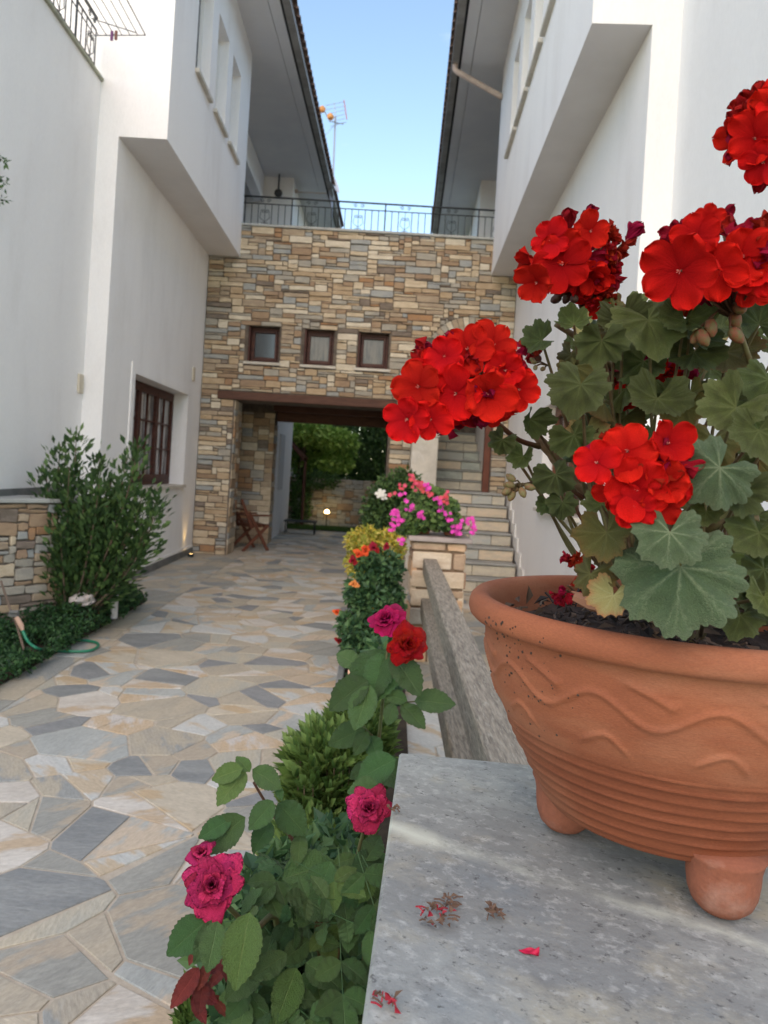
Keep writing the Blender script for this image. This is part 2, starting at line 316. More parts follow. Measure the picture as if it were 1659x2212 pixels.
def stone_geo(mb, o, u, v, n, a, b, c, d, dep, rnd, mi, jit=.004, bev=.006):
    """one stone: outline a..c along u, b..d along v"""
    o, u, v, n = V(o), V(u), V(v), V(n); j = lambda: rnd.uniform(-jit, jit); k = bev
    ring = [(a+k+abs(j()),b+j()),((a+c)/2,b+j()*.8),(c-k-abs(j()),b+j()),(c+j()*.5,b+k),(c+j()*.5,(b+d)/2),(c+j()*.5,d-k),(c-k-abs(j()),d+j()),((a+c)/2,d+j()*.8),(a+k+abs(j()),d+j()),(a+j()*.5,d-k),(a+j()*.5,(b+d)/2),(a+j()*.5,b+k)]
    cx, cy = (a+c)/2, (b+d)/2; vs_ = []; N = len(ring)
    tl = rnd.uniform(-.004,.004); tl2 = rnd.uniform(-.004,.004)
    for lev in range(3):
        for (x, y) in ring:
            if lev == 2: x += (k if x < cx else -k)*(1 if abs(x-cx) > 1e-6 else 0); y += (k if y < cy else -k)*(1 if abs(y-cy) > 1e-6 else 0)
            h = (-.03, dep-k*.8, dep)[lev]
            if lev: h += tl*(x-cx)/(c-a)*2+tl2*(y-cy)/(d-b)*2+rnd.uniform(-.0015,.0015)
            vs_.append(o+u*x+v*y+n*h)
    fs = []; fl = u.cross(v).dot(n) < 0
    for lev in range(2):
        for i in range(N):
            f = (lev*N+i, lev*N+(i+1) % N, (lev+1)*N+(i+1) % N, (lev+1)*N+i); fs.append(f[::-1] if fl else f)
    f = tuple(2*N+i for i in range(N)); fs.append(f[::-1] if fl else f)
    mb.add(vs_, fs, mi)
def pack(W, Hh, unit, rnd, blocked=None, hw=((1,15),(2,62),(3,23)), wr=(3,10), gap=.008, ux=None):
    ux = ux or unit; nx, ny = int(round(W/ux)), int(round(Hh/unit)); ux = W/nx; uy = Hh/ny
    occ = [[bool(blocked and blocked((i+.5)*ux, (j+.5)*uy)) for i in range(nx)] for j in range(ny)]
    out = []
    for j in range(ny):
        for i in range(nx):
            if occ[j][i]: continue
            h = rnd.choices([x[0] for x in hw], [x[1] for x in hw])[0]; wd = rnd.randint(*wr)
            if h == 1: wd = max(wd, wr[0]+1)
            h = min(h, ny-j); k = 0
            while k < wd and i+k < nx and not occ[j][i+k]: k += 1
            # avoid tiny leftovers
            rest = 0
            while i+k+rest < nx and not occ[j][i+k+rest] and rest < 2: rest += 1
            if rest < 2 and k+rest <= wr[1]+2: k += rest
            hh = 1
            while hh < h and all(not occ[j+hh][i+t] for t in range(k)): hh += 1
            for a in range(hh):
                for t in range(k): occ[j+a][i+t] = True
            out.append((i*ux+gap/2, j*uy+gap/2, (i+k)*ux-gap/2, (j+hh)*uy-gap/2))
    return out
def lay_stones(parent, items, rnd, mats=STONES, weights=SW, limit=300, jit=.004, part='stone', dep=(.012,.028)):
    """items: (o,u,v,n,rect). The largest become parts, the rest one joined part"""
    items = sorted(items, key=lambda t: -(t[4][2]-t[4][0])*(t[4][3]-t[4][1]))
    rest = MB()
    for k, (o, u, v, n, (a, b, c, d)) in enumerate(items):
        mi = rnd.choices(range(len(mats)), weights)[0]; dp = rnd.uniform(*dep)
        if k < limit:
            mb = MB(); stone_geo(mb, o, u, v, n, a, b, c, d, dp, rnd, 0, jit)
            mb.build(part, mats[mi], parent)
        else: stone_geo(rest, o, u, v, n, a, b, c, d, dp, rnd, mi, jit)
    if rest.f: rest.build(part+'_infill', mats, parent, kind='stuff')

X_, Y_, Z_ = V((1,0,0)), V((0,1,0)), V((0,0,1))
# ------------------------------------------------------------------ ground, paving
mb = MB(); mb.face([(-80,-20,-.03),(80,-20,-.03),(80,200,-.03),(-80,200,-.03)])
mb.build('ground', mat('bare_ground', (.16,.14,.10), (.10,.11,.06), scale=2, rough=.95), kind='structure')
rnd = random.Random(11)
PX0, PX1, PY0, PY1 = -1.98, 2.1, 1.0, 17.1
def power_cells(x0, x1, y0, y1, sp, rnd, keep):
    sites = []
    ny = int((y1-y0)/sp); nx = int((x1-x0)/sp)
    for j in range(-1, ny+2):
        for i in range(-1, nx+2):
            x = x0+(i+.5+rnd.uniform(-.48,.48))*sp; y = y0+(j+.5+rnd.uniform(-.48,.48))*sp
            sites.append((x, y, rnd.choice([0,0,.008,.018,.030,.045])*(sp/.27)**2))
    cells = []
    g = {}
    for s in sites: g.setdefault((int(s[0]//(.6)), int(s[1]//.6)), []).append(s)
    for s in sites:
        poly = [(x0,y0),(x1,y0),(x1,y1),(x0,y1)]
        gx, gy = int(s[0]//.6), int(s[1]//.6)
        for a in range(-2,3):
            for b in range(-2,3):
                for t in g.get((gx+a, gy+b), ()):
                    if t is s: continue
                    dx, dy = t[0]-s[0], t[1]-s[1]; L2 = dx*dx+dy*dy
                    if L2 > 1.2: continue
                    c = (L2+s[2]-t[2])/2      # dot(p-s, d) <= c
                    new = []; n = len(poly)
                    for k in range(n):
                        p, q = poly[k], poly[(k+1) % n]
                        dp = (p[0]-s[0])*dx+(p[1]-s[1])*dy-c; dq = (q[0]-s[0])*dx+(q[1]-s[1])*dy-c
                        if dp <= 0: new.append(p)
                        if dp*dq < 0:
                            f = dp/(dp-dq); new.append((p[0]+(q[0]-p[0])*f, p[1]+(q[1]-p[1])*f))
                    poly = new
                    if len(poly) < 3: break
                if len(poly) < 3: break
            if len(poly) < 3: break
        if len(poly) >= 3: cells.append(poly)
    return [c for c in cells if keep(sum(p[0] for p in c)/len(c), sum(p[1] for p in c)/len(c))]
def parea(p): return abs(sum(p[i][0]*p[(i+1) % len(p)][1]-p[(i+1) % len(p)][0]*p[i][1] for i in range(len(p))))/2
def inset(poly, d):
    n = len(poly); A = sum(poly[i][0]*poly[(i+1) % n][1]-poly[(i+1) % n][0]*poly[i][1] for i in range(n))
    if A < 0: poly = poly[::-1]
    out = []
    for i in range(n):
        p0, p1, p2 = V(poly[i-1]), V(poly[i]), V(poly[(i+1) % n])
        e1 = (p1-p0); e2 = (p2-p1)
        if e1.length < 1e-5 or e2.length < 1e-5: continue
        e1.normalize(); e2.normalize(); n1 = V((-e1.y, e1.x)); n2 = V((-e2.y, e2.x)); b = n1+n2
        if b.length < .15: continue
        b.normalize(); k = d/max(b.dot(n1), .45); out.append((p1.x+b.x*k, p1.y+b.y*k))
    return out
def flag(mb, poly, z, h, rnd, mi=0, gap=.0055):
    clean = []
    for p in poly:
        if not clean or (V(p)-V(clean[-1])).length > .02: clean.append(p)
    if len(clean) > 1 and (V(clean[0])-V(clean[-1])).length <= .02: clean.pop()
    if len(clean) < 3: return False
    a = inset(clean, gap); 
    if len(a) < 3 or parea(a) < .0008: return False
    b = inset(a, .0022)
    if len(b) != len(a): return False
    n = len(a); tx, ty = rnd.uniform(-.003,.003), rnd.uniform(-.003,.003); cx, cy = a[0]
    vs_ = [(x,y,z-.01) for x,y in a]+[(x,y,z+h-.0015) for x,y in a]+[(x,y,z+h+tx*(x-cx)+ty*(y-cy)) for x,y in b]
    fs = [(k*n+i, k*n+(i+1) % n, (k+1)*n+(i+1) % n, (k+1)*n+i) for k in range(2) for i in range(n)]+[tuple(2*n+i for i in range(n))]
    mb.add(vs_, fs, mi); return True
mb = MB(); mb.face([(-2.9,.0,.0),(2.3,.0,.0),(2.3,17.1,.0),(-2.9,17.1,.0)])
paving = mb.build('paving', JOINT, kind='structure')
def keep(cx, cy):
    if cy < 7.9 and cx < -2.0: return False
    if cy > 11.55 and (cx < -2.75 or cx > .25): return False
    if cx > .3 and not (6 < cy < 9.2): return False
    if -.12 < cx < .3 and cy < 8.6: return False
    return True
cells = power_cells(PX0, PX1, PY0, PY1, .285, rnd, keep)
cells += power_cells(-2.77, PX0, 7.45, PY1, .33, rnd, lambda x, y: y < 11.5 or y > 12.4)
def split(c, rnd):
    n = len(c); A = parea(c); cx = sum(p[0] for p in c)/n; cy = sum(p[1] for p in c)/n
    if A < .03 or rnd.random() < .35: return [c]
    a = rnd.uniform(0, PI); nx, ny = math.cos(a), math.sin(a); o_ = rnd.uniform(-.09,.09); out = []
    for sg in (1,-1):
        new = []
        for k in range(n):
            p, q = c[k], c[(k+1) % n]; dp = sg*((p[0]-cx)*nx+(p[1]-cy)*ny-o_); dq = sg*((q[0]-cx)*nx+(q[1]-cy)*ny-o_)
            if dp <= 0: new.append(p)
            if dp*dq < 0: f = dp/(dp-dq); new.append((p[0]+(q[0]-p[0])*f, p[1]+(q[1]-p[1])*f))
        if len(new) >= 3: out.append(new)
    return out
cells = [d for c in cells for d in split(c, rnd)]
# border slabs along the left bed
yy = .8
while yy < 7.5:
    l = rnd.uniform(.35,.75); y2 = min(yy+l, 7.5); cells.append([(-2.2,yy),(PX0,yy+rnd.uniform(-.04,.04)),(PX0,y2),(-2.2,y2)]); yy = y2
info = []
for c in cells:
    cy = sum(p[1] for p in c)/len(c); info.append((parea(c)/max(cy,1)**3*(1 if cy > 1.8 else 1), c))
info.sort(key=lambda t: -t[0])
rest = MB(); cnt = 0
for _, c in info:
    mi = rnd.choices(range(len(FL)), FW)[0]
    cx = sum(p[0] for p in c)/len(c)
    if cx < PX0: mi = rnd.choice([1,5,9,10,1])
    if cnt < 300:
        m1 = MB()
        if flag(m1, c, .0, .0045, rnd): m1.build('flagstone', FL[mi], paving); cnt += 1
    else: flag(rest, c, .0, .0045, rnd, mi)
if rest.f: rest.build('flagstone_infill', FL, paving, kind='stuff')
# terrace floor on the right
mb = MB(); mb.face([(.16,-1,.004),(2.2,-1,.004),(2.2,6.4,.004),(.16,6.4,.004)])
terr = mb.build('terrace_floor', JOINT, kind='structure')
tc_ = power_cells(.16, 1.6, 1.0, 6.4, .42, random.Random(5), lambda x, y: True)
TFM = [TERRF, FL[1], FL[3], FL[9], FL[2]]
for c in tc_:
    m1 = MB()
    if flag(m1, c, .004, .006, rnd, gap=.006): m1.build('flagstone', rnd.choice(TFM), terr)
# lawn behind the passage
mb = MB(); mb.face([(-14,17.1,.02),(14,17.1,.02),(14,30,.02),(-14,30,.02)]); lawn = mb.build('lawn', GRASS, kind='structure')
mb = MB(); rg = random.Random(3)
for i in range(9000):
    x, y = rg.uniform(-3.2,1.2), rg.uniform(17.1,18.3); h = rg.uniform(.02,.06); a = rg.uniform(0,6.28); q = .006
    mb.face([(x-q*math.cos(a),y-q*math.sin(a),.02),(x+q*math.cos(a),y+q*math.sin(a),.02),(x+rg.uniform(-.02,.02),y+rg.uniform(-.02,.02),.02+h)])
mb.build('grass', mat('grass_blades', (.06,.13,.03), rough=.7, trans=.2), kind='stuff', label='strip of short green lawn beyond the covered passage', cat='grass')

# ------------------------------------------------------------------ LEFT HOUSE
LH = thing('house', (-4,7.5,0), 'white plastered two storey house on the left with jutting upper bay', 'house')
ZB, ZT, ZE = 4.68, 5.22, 7.88
mb = MB()
grid_wall(mb, (-2.98,3.2,0), Y_, Z_, X_, 4.28, ZT)                                  # near block
mb.face([(-8,3.2,ZT),(-2.98,3.2,ZT),(-2.98,7.48,ZT),(-8,7.48,ZT)])
mb.face([(-8,3.2,0),(-2.98,3.2,0),(-2.98,3.2,ZT),(-8,3.2,ZT)])
mb.face([(-2.98,7.48,0),(-2.77,7.48,0),(-2.77,7.48,ZB),(-2.98,7.48,ZB)])             # strip facing the camera
mb.face([(-8,7.48,ZB),(-2.28,7.48,ZB),(-2.28,7.48,ZE),(-8,7.48,ZE)])
WL = (8.4-7.48, 1.09, 10.8-7.48, 2.40)
grid_wall(mb, (-2.77,7.48,0), Y_, Z_, X_, 13.0, ZB, [WL], depth=.22)
bw = [(8.42,9.05),(9.36,9.99),(10.28,10.88)]
grid_wall(mb, (-2.28,7.48,ZB), Y_, Z_, X_, 11.62-7.48, ZE-ZB, [(a-7.48,5.9-ZB,b-7.48,7.13-ZB) for a, b in bw], depth=.2)
mb.face([(-2.28,11.62,ZB),(-4.2,11.62,ZB),(-4.2,11.62,ZE),(-2.28,11.62,ZE)])
mb.face([(-4.2,11.62,ZB),(-4.2,16.5,ZB),(-4.2,16.5,ZE),(-4.2,11.62,ZE)])             # recessed upper wall over the terrace
mb.face([(-4.2,16.5,ZB),(-2.15,16.5,ZB),(-2.15,16.5,ZE),(-4.2,16.5,ZE)])
mb.face([(-2.15,16.5,ZB),(-2.15,20.5,ZB),(-2.15,20.5,ZE),(-2.15,16.5,ZE)])
mb.face([(-2.15,20.5,0),(-8,20.5,0),(-8,20.5,ZE),(-2.15,20.5,ZE)])
mb.face([(-8,3.2,0),(-8,20.5,0),(-8,20.5,ZE),(-8,3.2,ZT)])
mb.build('wall', PLA, LH)
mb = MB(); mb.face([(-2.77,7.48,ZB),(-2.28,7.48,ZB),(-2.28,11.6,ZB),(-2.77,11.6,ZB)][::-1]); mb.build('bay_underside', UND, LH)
mb = MB(); mb.bbox((-3.4,3.2,ZT+.001),(-2.95,7.477,ZT+.035), .006); mb.build('balcony_edging', mat('greenish_marble_edge', (.38,.39,.28), (.30,.31,.24), scale=8, rough=.5), LH)
mb = MB(); mb.box((-2.977,5.2,1.02),(-2.955,7.475,1.13)); mb.build('skirting', DSK, LH)
mb = MB(); mb.box((-2.768,7.5,0),(-2.748,11.58,.10)); mb.build('skirting', DSK, LH)
mb = MB(); mb.box((-2.768,7.5,.101),(-2.752,11.58,.13)); mb.build('skirting_cap', WPAINT, LH)
# small vents and electricity box on the wall
for (px, py, Xw, h_) in ((172,829,-2.98,.19),(417,808,-2.77,.20)):
    r_ = ((px-806)*CR+(py-1018)*SR)/F; Yv = Xw/r_; c = at(px,py,Yv)
    mb = MB(); mb.bbox((Xw,Yv-.06,c.z-h_/2),(Xw+.02,Yv+.06,c.z+h_/2), .004)
    for k in range(5): mb.box((Xw+.02,Yv-.045,c.z-h_/2+.03+k*.03),(Xw+.023,Yv+.045,c.z-h_/2+.04+k*.03))
    mb.build('vent_grille', mat('cream_plastic', (.62,.56,.44), rough=.6), LH)
# roof: soffit, fascia, gutter, tiles
def eave(parent, xa, xb, ya, yb, xin, side, zs):
    """eave edge runs from (xa,ya) to (xb,yb); xin inner x of the soffit; side +1 when the eave looks to +X"""
    e0, e1 = V((xa,ya,zs)), V((xb,yb,zs)); d = (e1-e0).normalized(); o_ = V((d.y,-d.x,0))*side   # outward
    L_ = (e1-e0).length
    def strip(a, b, z0, z1, name, m):
        mb = MB(); P = [e0+o_*a, e0+o_*b, e1+o_*b, e1+o_*a]
        vs_ = [p+V((0,0,z0)) for p in P]+[p+V((0,0,z1)) for p in P]
        mb.add(vs_, [(0,3,2,1),(4,5,6,7),(0,1,5,4),(1,2,6,5),(2,3,7,6),(3,0,4,7)]); return mb.build(name, m, parent)
    mb = MB(); q0 = e0-o_*.30; q1 = e1-o_*.30
    P = [V((xin,ya,zs)), q0, q1, V((xin,yb,zs))]
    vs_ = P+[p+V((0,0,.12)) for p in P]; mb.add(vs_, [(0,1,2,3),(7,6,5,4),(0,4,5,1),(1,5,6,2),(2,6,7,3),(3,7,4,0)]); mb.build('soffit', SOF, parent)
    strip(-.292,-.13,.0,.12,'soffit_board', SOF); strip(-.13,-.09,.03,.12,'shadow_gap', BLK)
    strip(-.09,.02,-.012,.07,'gutter', GUT); strip(-.4,-.02,.125,.17,'roof_batten', WOOD)
    # tiles: one row end at the eave
    n = int(L_/.21); tm = MB()
    for i in range(n):
        c = e0+d*(i+.5)*.21; r = .095
        A = []
        for k in range(7):
            a = PI*k/6; A.append((math.cos(a)*r, math.sin(a)*r*.75))
        rise = .35
        for (w_, z_) in A: pass
        p0 = [c+d*w_+o_*.07+V((0,0,.13+z_)) for w_, z_ in A]; p1 = [c+d*w_-o_*3.0+V((0,0,.13+z_+3.07*rise)) for w_, z_ in A]
        q_ = [c+d*w_*.82+o_*.07+V((0,0,.13+z_*.8)) for w_, z_ in A]
        tm.add(p0+p1+q_, [(k,k+1,8+k,7+k) for k in range(6)]+[(k,14+k,15+k,k+1) for k in range(6)]+[(k+1+14-0,k+14,k+14,k+15)[:3] for k in range(0)])
    tm.build('roof_tile_rows', TILE, parent, kind='stuff')
    mb = MB(); a, b = e0+V((0,0,.16))+o_*.03, e1+V((0,0,.16))+o_*.03; mb.face([a, b, b-o_*3.4+V((0,0,1.2)), a-o_*3.4+V((0,0,1.2))]); mb.build('roof', TILE, parent)
eave(LH, -1.66, -1.25, 6.6, 20.2, -8, 1, ZE)
# bay windows
for a, b in bw:
    mb = MB(); mb.box((-2.47,a,5.9),(-2.44,b,7.13))
    for k in range(24): mb.box((-2.44,a+.03,5.92+k*.05),(-2.434,b-.03,5.955+k*.05))
    f = mb.build('window', SHUT, LH)
    m2 = MB(); m2.box((-2.44,a,5.9),(-2.40,a+.035,7.13)); m2.box((-2.44,b-.035,5.9),(-2.40,b,7.13)); m2.box((-2.44,a+.035,7.09),(-2.40,b-.035,7.13)); m2.build('frame', WPAINT, f)
    m2 = MB(); m2.bbox((-2.44,a-.05,5.85),(-2.23,b+.05,5.897), .005); m2.build('sill', MARP, f)
mb = MB(); mb.box((-2.48,8.38,5.9),(-2.276,8.417,7.13)); mb.build('shutter_rail', BLK, LH)
# ground-floor window
def wooden_window(parent, o, u, n, W, z0, z1, cols, rows, m=WOOD, glass=GLS, leaves=2, sill=MARP, sillw=.2, out=.2):
    """window in the plane through o with direction u and outward n, W wide"""
    o, u, n = V(o), V(u), V(n)
    Mx = Matrix(((u.x,n.x,0,o.x),(u.y,n.y,0,o.y),(0,0,1,0),(0,0,0,1)))
    H_ = z1-z0; mb = MB(); t = .06 if W > 1 else .04
    mb.bbox((0,-.05,z0),(t,.02,z1),.004,M=Mx); mb.bbox((W-t,-.05,z0),(W,.02,z1),.004,M=Mx); mb.bbox((t,-.05,z0),(W-t,.02,z0+t),.004,M=Mx); mb.bbox((t,-.05,z1-t),(W-t,.02,z1),.004,M=Mx)
    win = mb.build('window', m, parent)
    lw = (W-2*t)/leaves
    for k in range(leaves):
        a = t+k*lw+.004; b = t+(k+1)*lw-.004; s = MB(); e = .055 if W > 1 else .038
        s.bbox((a,-.045,z0+t),(a+e,.035,z1-t),.004,M=Mx); s.bbox((b-e,-.045,z0+t),(b,.035,z1-t),.004,M=Mx)
        s.bbox((a+e,-.045,z0+t),(b-e,.035,z0+t+e*1.4),.004,M=Mx); s.bbox((a+e,-.045,z1-t-e),(b-e,.035,z1-t),.004,M=Mx)
        gx0, gx1, gz0, gz1 = a+e, b-e, z0+t+e*1.4, z1-t-e
        for c in range(1, cols): x = gx0+(gx1-gx0)*c/cols; s.box((x-.011,-.03,gz0),(x+.011,.02,gz1),M=Mx)
        for r in range(1, rows):
            z = gz0+(gz1-gz0)*r/rows
            for c in range(cols):
                xa = gx0+(gx1-gx0)*c/cols+(.011 if c else 0); xb = gx0+(gx1-gx0)*(c+1)/cols-(.011 if c < cols-1 else 0)
                s.box((xa,-.028,z-.011),(xb,.018,z+.011),M=Mx)
        s.build('sash', m, win)
        for c in range(cols):
            for r in range(rows):
                xa, xb = gx0+(gx1-gx0)*c/cols, gx0+(gx1-gx0)*(c+1)/cols; za, zb = gz0+(gz1-gz0)*r/rows, gz0+(gz1-gz0)*(r+1)/rows
                p = MB(); p.box((xa-.002,-.015,za-.002),(xb+.002,-.009,zb+.002),M=Mx); p.build('pane', glass, win)
    if sill: s = MB(); s.bbox((-.05,.02,z0-.045),(W+.05,out+.06,z0-.003),.004,M=Mx); s.build('sill', sill, win)
    back = MB(); back.box((-.0,-.4,z0),(W,-.38,z1),M=Mx); back.build('curtain', mat('pale_curtain', (.45,.44,.42), rough=.9), win)
    return win
GLC = mat('curtain_glass', (.50,.51,.51), (.16,.16,.16), scale=2.2, stretch=(1,4,.6), rough=.12, spec=.7, lo=.47, hi=.56)
wooden_window(LH, (-2.985,8.405,0), Y_, X_, 2.39, 1.095, 2.395, 2, 3, glass=GLC, leaves=3)
mb = MB()      # plaster band round the window
for (a, b, c, d) in ((8.28,1.0,8.4,2.52),(10.8,1.0,10.92,2.52),(8.4,2.4,10.8,2.52)): mb.box((-2.772,a,b),(-2.757,c,d))
mb.build('window_surround', PLA, LH)
# upper terrace door and shutters seen over the railing
mb = MB()
for k in range(6): mb.bbox((-4.17,12.3+k*.30,5.2),(-4.13,12.58+k*.30,7.1), .004)
mb.build('shutter', WOOD, LH)
mb = MB(); mb.bbox((-3.5,16.46,5.2),(-2.72,16.49,6.65),.01); mb.build('door', WOOD, LH)
mb = MB(); mb.box((-4.1,11.65,7.45),(-2.9,11.9,7.86)); mb.box((-3.0,11.9,7.3),(-2.8,16.45,7.86)); mb.build('terrace_beam', PLA, LH)
mb = MB(); mb.sphere((-2.45,16.3,7.45),.09,12,8); mb.tube([(-2.45,16.3,7.54),(-2.45,16.3,7.87)],.02); mb.build('porch_lamp', mat('dark_lamp', (.05,.05,.05), rough=.5), LH)
# ------------------------------------------------------------------ RIGHT HOUSE (turned by 3 degrees)
MR = Matrix.Translation((2.08,11.6,0)) @ Matrix.Rotation(-math.radians(3.05), 4, 'Z')
RU, RN = (MR.to_3x3() @ Y_), (MR.to_3x3() @ -X_)
def rl(x, y, z=0): return MR @ V((x, y, z))
RH = thing('house', (4,9,0), 'white plastered house on the right with peach lit walls, bay and brown window', 'house')
mb = MB(); NE = -6.54
mb.face([rl(.2,-8.9,0), rl(.2,NE,0), rl(.2,NE,ZE), rl(.2,-8.9,ZE)])
mb.face([rl(0,NE,0), rl(.2,NE,0), rl(.2,NE,ZB-.06), rl(0,NE,ZB-.06)]); mb.face([rl(-.41,NE,ZB-.06), rl(.2,NE,ZB-.06), rl(.2,NE,ZE), rl(-.41,NE,ZE)])
RW = (1.35, 1.15, 3.35, 2.3)
grid_wall(mb, rl(0,NE,0), RU, Z_, RN, 12.5, ZB-.06, [RW], depth=.15)
rs = [(-1.40-.95*k-.95, -1.40-.95*k) for k in range(5)]
rbw = [(a+.17-NE, 5.9-ZB+.06, b-.17-NE, 7.13-ZB+.06) for a, b in rs if a > NE+.2]
grid_wall(mb, rl(-.41,NE,ZB-.06), RU, Z_, RN, -NE+.02, ZE-ZB+.06, rbw, depth=.2)
mb.face([rl(-.41,.02,ZB-.06), rl(2.2,.02,ZB-.06), rl(2.2,.02,ZE), rl(-.41,.02,ZE)])
mb.face([rl(2.2,.02,ZB), rl(2.2,4.4,ZB), rl(2.2,4.4,ZE), rl(2.2,.02,ZE)]); mb.face([rl(-.35,4.4,ZB), rl(2.2,4.4,ZB), rl(2.2,4.4,ZE), rl(-.35,4.4,ZE)])
mb.face([rl(-.35,4.4,ZB), rl(-.35,9,ZB), rl(-.35,9,ZE), rl(-.35,4.4,ZE)]); mb.face([rl(6,-8.9,0), rl(6,9,0), rl(6,9,ZE), rl(6,-8.9,ZE)])
mb.face([rl(.2,-8.9,0), rl(6,-8.9,0), rl(6,-8.9,ZE), rl(.2,-8.9,ZE)]); mb.face([rl(-.35,9,0), rl(6,9,0), rl(6,9,ZE), rl(-.35,9,ZE)])
mb.build('wall', PLA, RH)
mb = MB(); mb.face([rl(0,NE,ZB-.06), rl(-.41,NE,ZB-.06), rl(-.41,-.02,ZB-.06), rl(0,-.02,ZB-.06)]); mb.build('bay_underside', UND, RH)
for a, b in rs:
    if a < NE+.2: continue
    m1 = MB(); m1.box((-.24,a+.17,5.9),(-.21,b-.17,7.13),M=MR)
    for k in range(24): m1.box((-.246,a+.2,5.92+k*.05),(-.24,b-.2,5.955+k*.05),M=MR)
    f = m1.build('window', SHUT, RH)
    m2 = MB(); m2.bbox((-.46,a+.04,5.85),(-.25,b-.04,5.897),.005,M=MR); m2.build('sill', MARP, f)
    m2 = MB(); m2.box((-.29,a+.17,5.9),(-.25,a+.205,7.13),M=MR); m2.box((-.29,b-.205,5.9),(-.25,b-.17,7.13),M=MR); m2.build('frame', WPAINT, f)
wooden_window(RH, rl(.14,NE+3.345,0), -RU, RN, 1.99, 1.155, 2.295, 2, 2, m=mat('orange_brown_wood', (.20,.075,.035), (.13,.05,.025), scale=5, stretch=(1,1,6), rough=.5), leaves=2, out=.14)
eave(RH, .8+.044*(-7.5), .8+.044*10.2, 2.5, 20.2, 7, -1, ZE)
mb = MB(); mb.tube([rl(-1.17,-.12,ZE+.02), rl(-1.17,-.12,ZE-.09), rl(-1.13,-.12,ZE-.13), rl(-.47,-.10,ZE-.46), rl(-.40,-.10,ZE-.50)], .045, 10)
mb.build('downpipe', PIPE, RH, smooth=True)
mb = MB()      # stepped skirting along the stair
for k in range(8): mb.box((-.02,-.3-.3*(k+1),1.21-.17*(k+1)),(-.002,-.3-.3*k,1.21-.17*k+.14),M=MR)
mb.build('stepped_skirting', WPAINT, RH)

# ------------------------------------------------------------------ STONE GATEHOUSE between the houses
SG = thing('stone_gatehouse', (-.35,11.9,0), 'coursed stone building with covered passage, three small windows and an arched stair door', 'gatehouse')
YF = 11.6; ZTOP = 5.17; OX = -2.765; FWd = 2.075-OX
arch_c = (1.41, 3.22); AR, ART = .56, .73      # inner and outer radius of the segmental arch
hx0, hx1 = .99, 1.83
smallw = [(-2.08,-1.59),(-1.20,-.73),(-.353,.13)]
holesW = [(-2.23,0,.2,2.44),(hx0,1.2,hx1,3.52)]+[(a,3.05,b,3.62) for a, b in smallw]
mb = MB()
loc = [(a-OX, b, c-OX, d) for a, b, c, d in holesW]
grid_wall(mb, (OX,YF,0), X_, Z_, -Y_, FWd, ZTOP, loc, depth=.55)
mb.face([(OX,11.6,ZTOP),(2.07,11.6,ZTOP),(2.07,14,ZTOP),(OX,14,ZTOP)])
# the arch tympanum is opened by a half disc of dark: build the opening's top as a curved soffit
mb.face([(OX,12.15,0),(-2.23,12.15,0),(-2.23,12.15,5),(OX,12.15,5)][::-1])
mb.face([(.2,12.15,0),(.99,12.15,0),(.99,12.15,5),(.2,12.15,5)][::-1])
mb.build('wall_core', MOR, SG)
def fblock(x, z):
    X = x+OX
    if -2.26 < X < .22 and z < 2.44: return True
    if -2.50 < X < .30 and 2.43 < z < 2.575: return True
    if hx0-.02 < X < hx1+.02 and 1.18 < z < 3.60: return True
    dx, dz = X-arch_c[0], z-arch_c[1]
    if dx*dx+dz*dz < (ART+.01)**2 and z > 3.50: return True
    for a, b in smallw:
        if a-.03 < X < b+.03 and 2.99 < z < 3.63: return True
    return False
rs1 = random.Random(21)
items = [((OX,YF,0), X_, Z_, -Y_, r) for r in pack(FWd, ZTOP, .037, rs1, fblock, wr=(3,10), ux=.040, gap=.011, hw=((1,26),(2,56),(3,18)))]
items_side = []
for r in pack(.6, 2.44, .05, rs1, wr=(3,9)): items_side.append(((-2.23,YF,0), Y_, Z_, X_, r))
lay_stones(SG, items, rs1, limit=285, jit=.006, dep=(.010,.036))
rr = random.Random(5); sd = MB()
for (o, u, v, n, (a, b, c, d)) in items_side: stone_geo(sd, o, u, v, n, a, b, c, d, rr.uniform(.012,.025), rr, rr.choices(range(9), SW)[0])
# back pier and side of the passage
mb = MB(); mb.box((-2.72,12.2,0),(-2.70,13.5,2.62)); mb.box((-2.765,13.5,0),(-1.86,14.0,5.0)); mb.box((.22,12.16,0),(.42,14,2.62)); mb.box((.42,13.5,0),(2.07,14,5.0))
mb.build('passage_wall', MOR, SG)
for r in pack(.93, 2.4, .05, rs1, wr=(3,9)): a, b, c, d = r; stone_geo(sd, (-2.77,13.5,0), X_, Z_, -Y_, a, b, c, d, rr.uniform(.012,.025), rr, rr.choices(range(9), SW)[0])
for r in pack(1.3, 2.55, .05, rs1, wr=(3,9)): a, b, c, d = r; stone_geo(sd, (-2.70,12.2,0), Y_, Z_, X_, a, b, c, d, rr.uniform(.012,.025), rr, rr.choices(range(9), SW)[0])
for r in pack(.48, 2.2, .05, rs1, wr=(3,9)): a, b, c, d = r; stone_geo(sd, (-1.86,13.5,0), Y_, Z_, X_, a, b, c, d, rr.uniform(.012,.025), rr, rr.choices(range(9), SW)[0])
sd.build('passage_stonework', STONES, SG, kind='stuff')
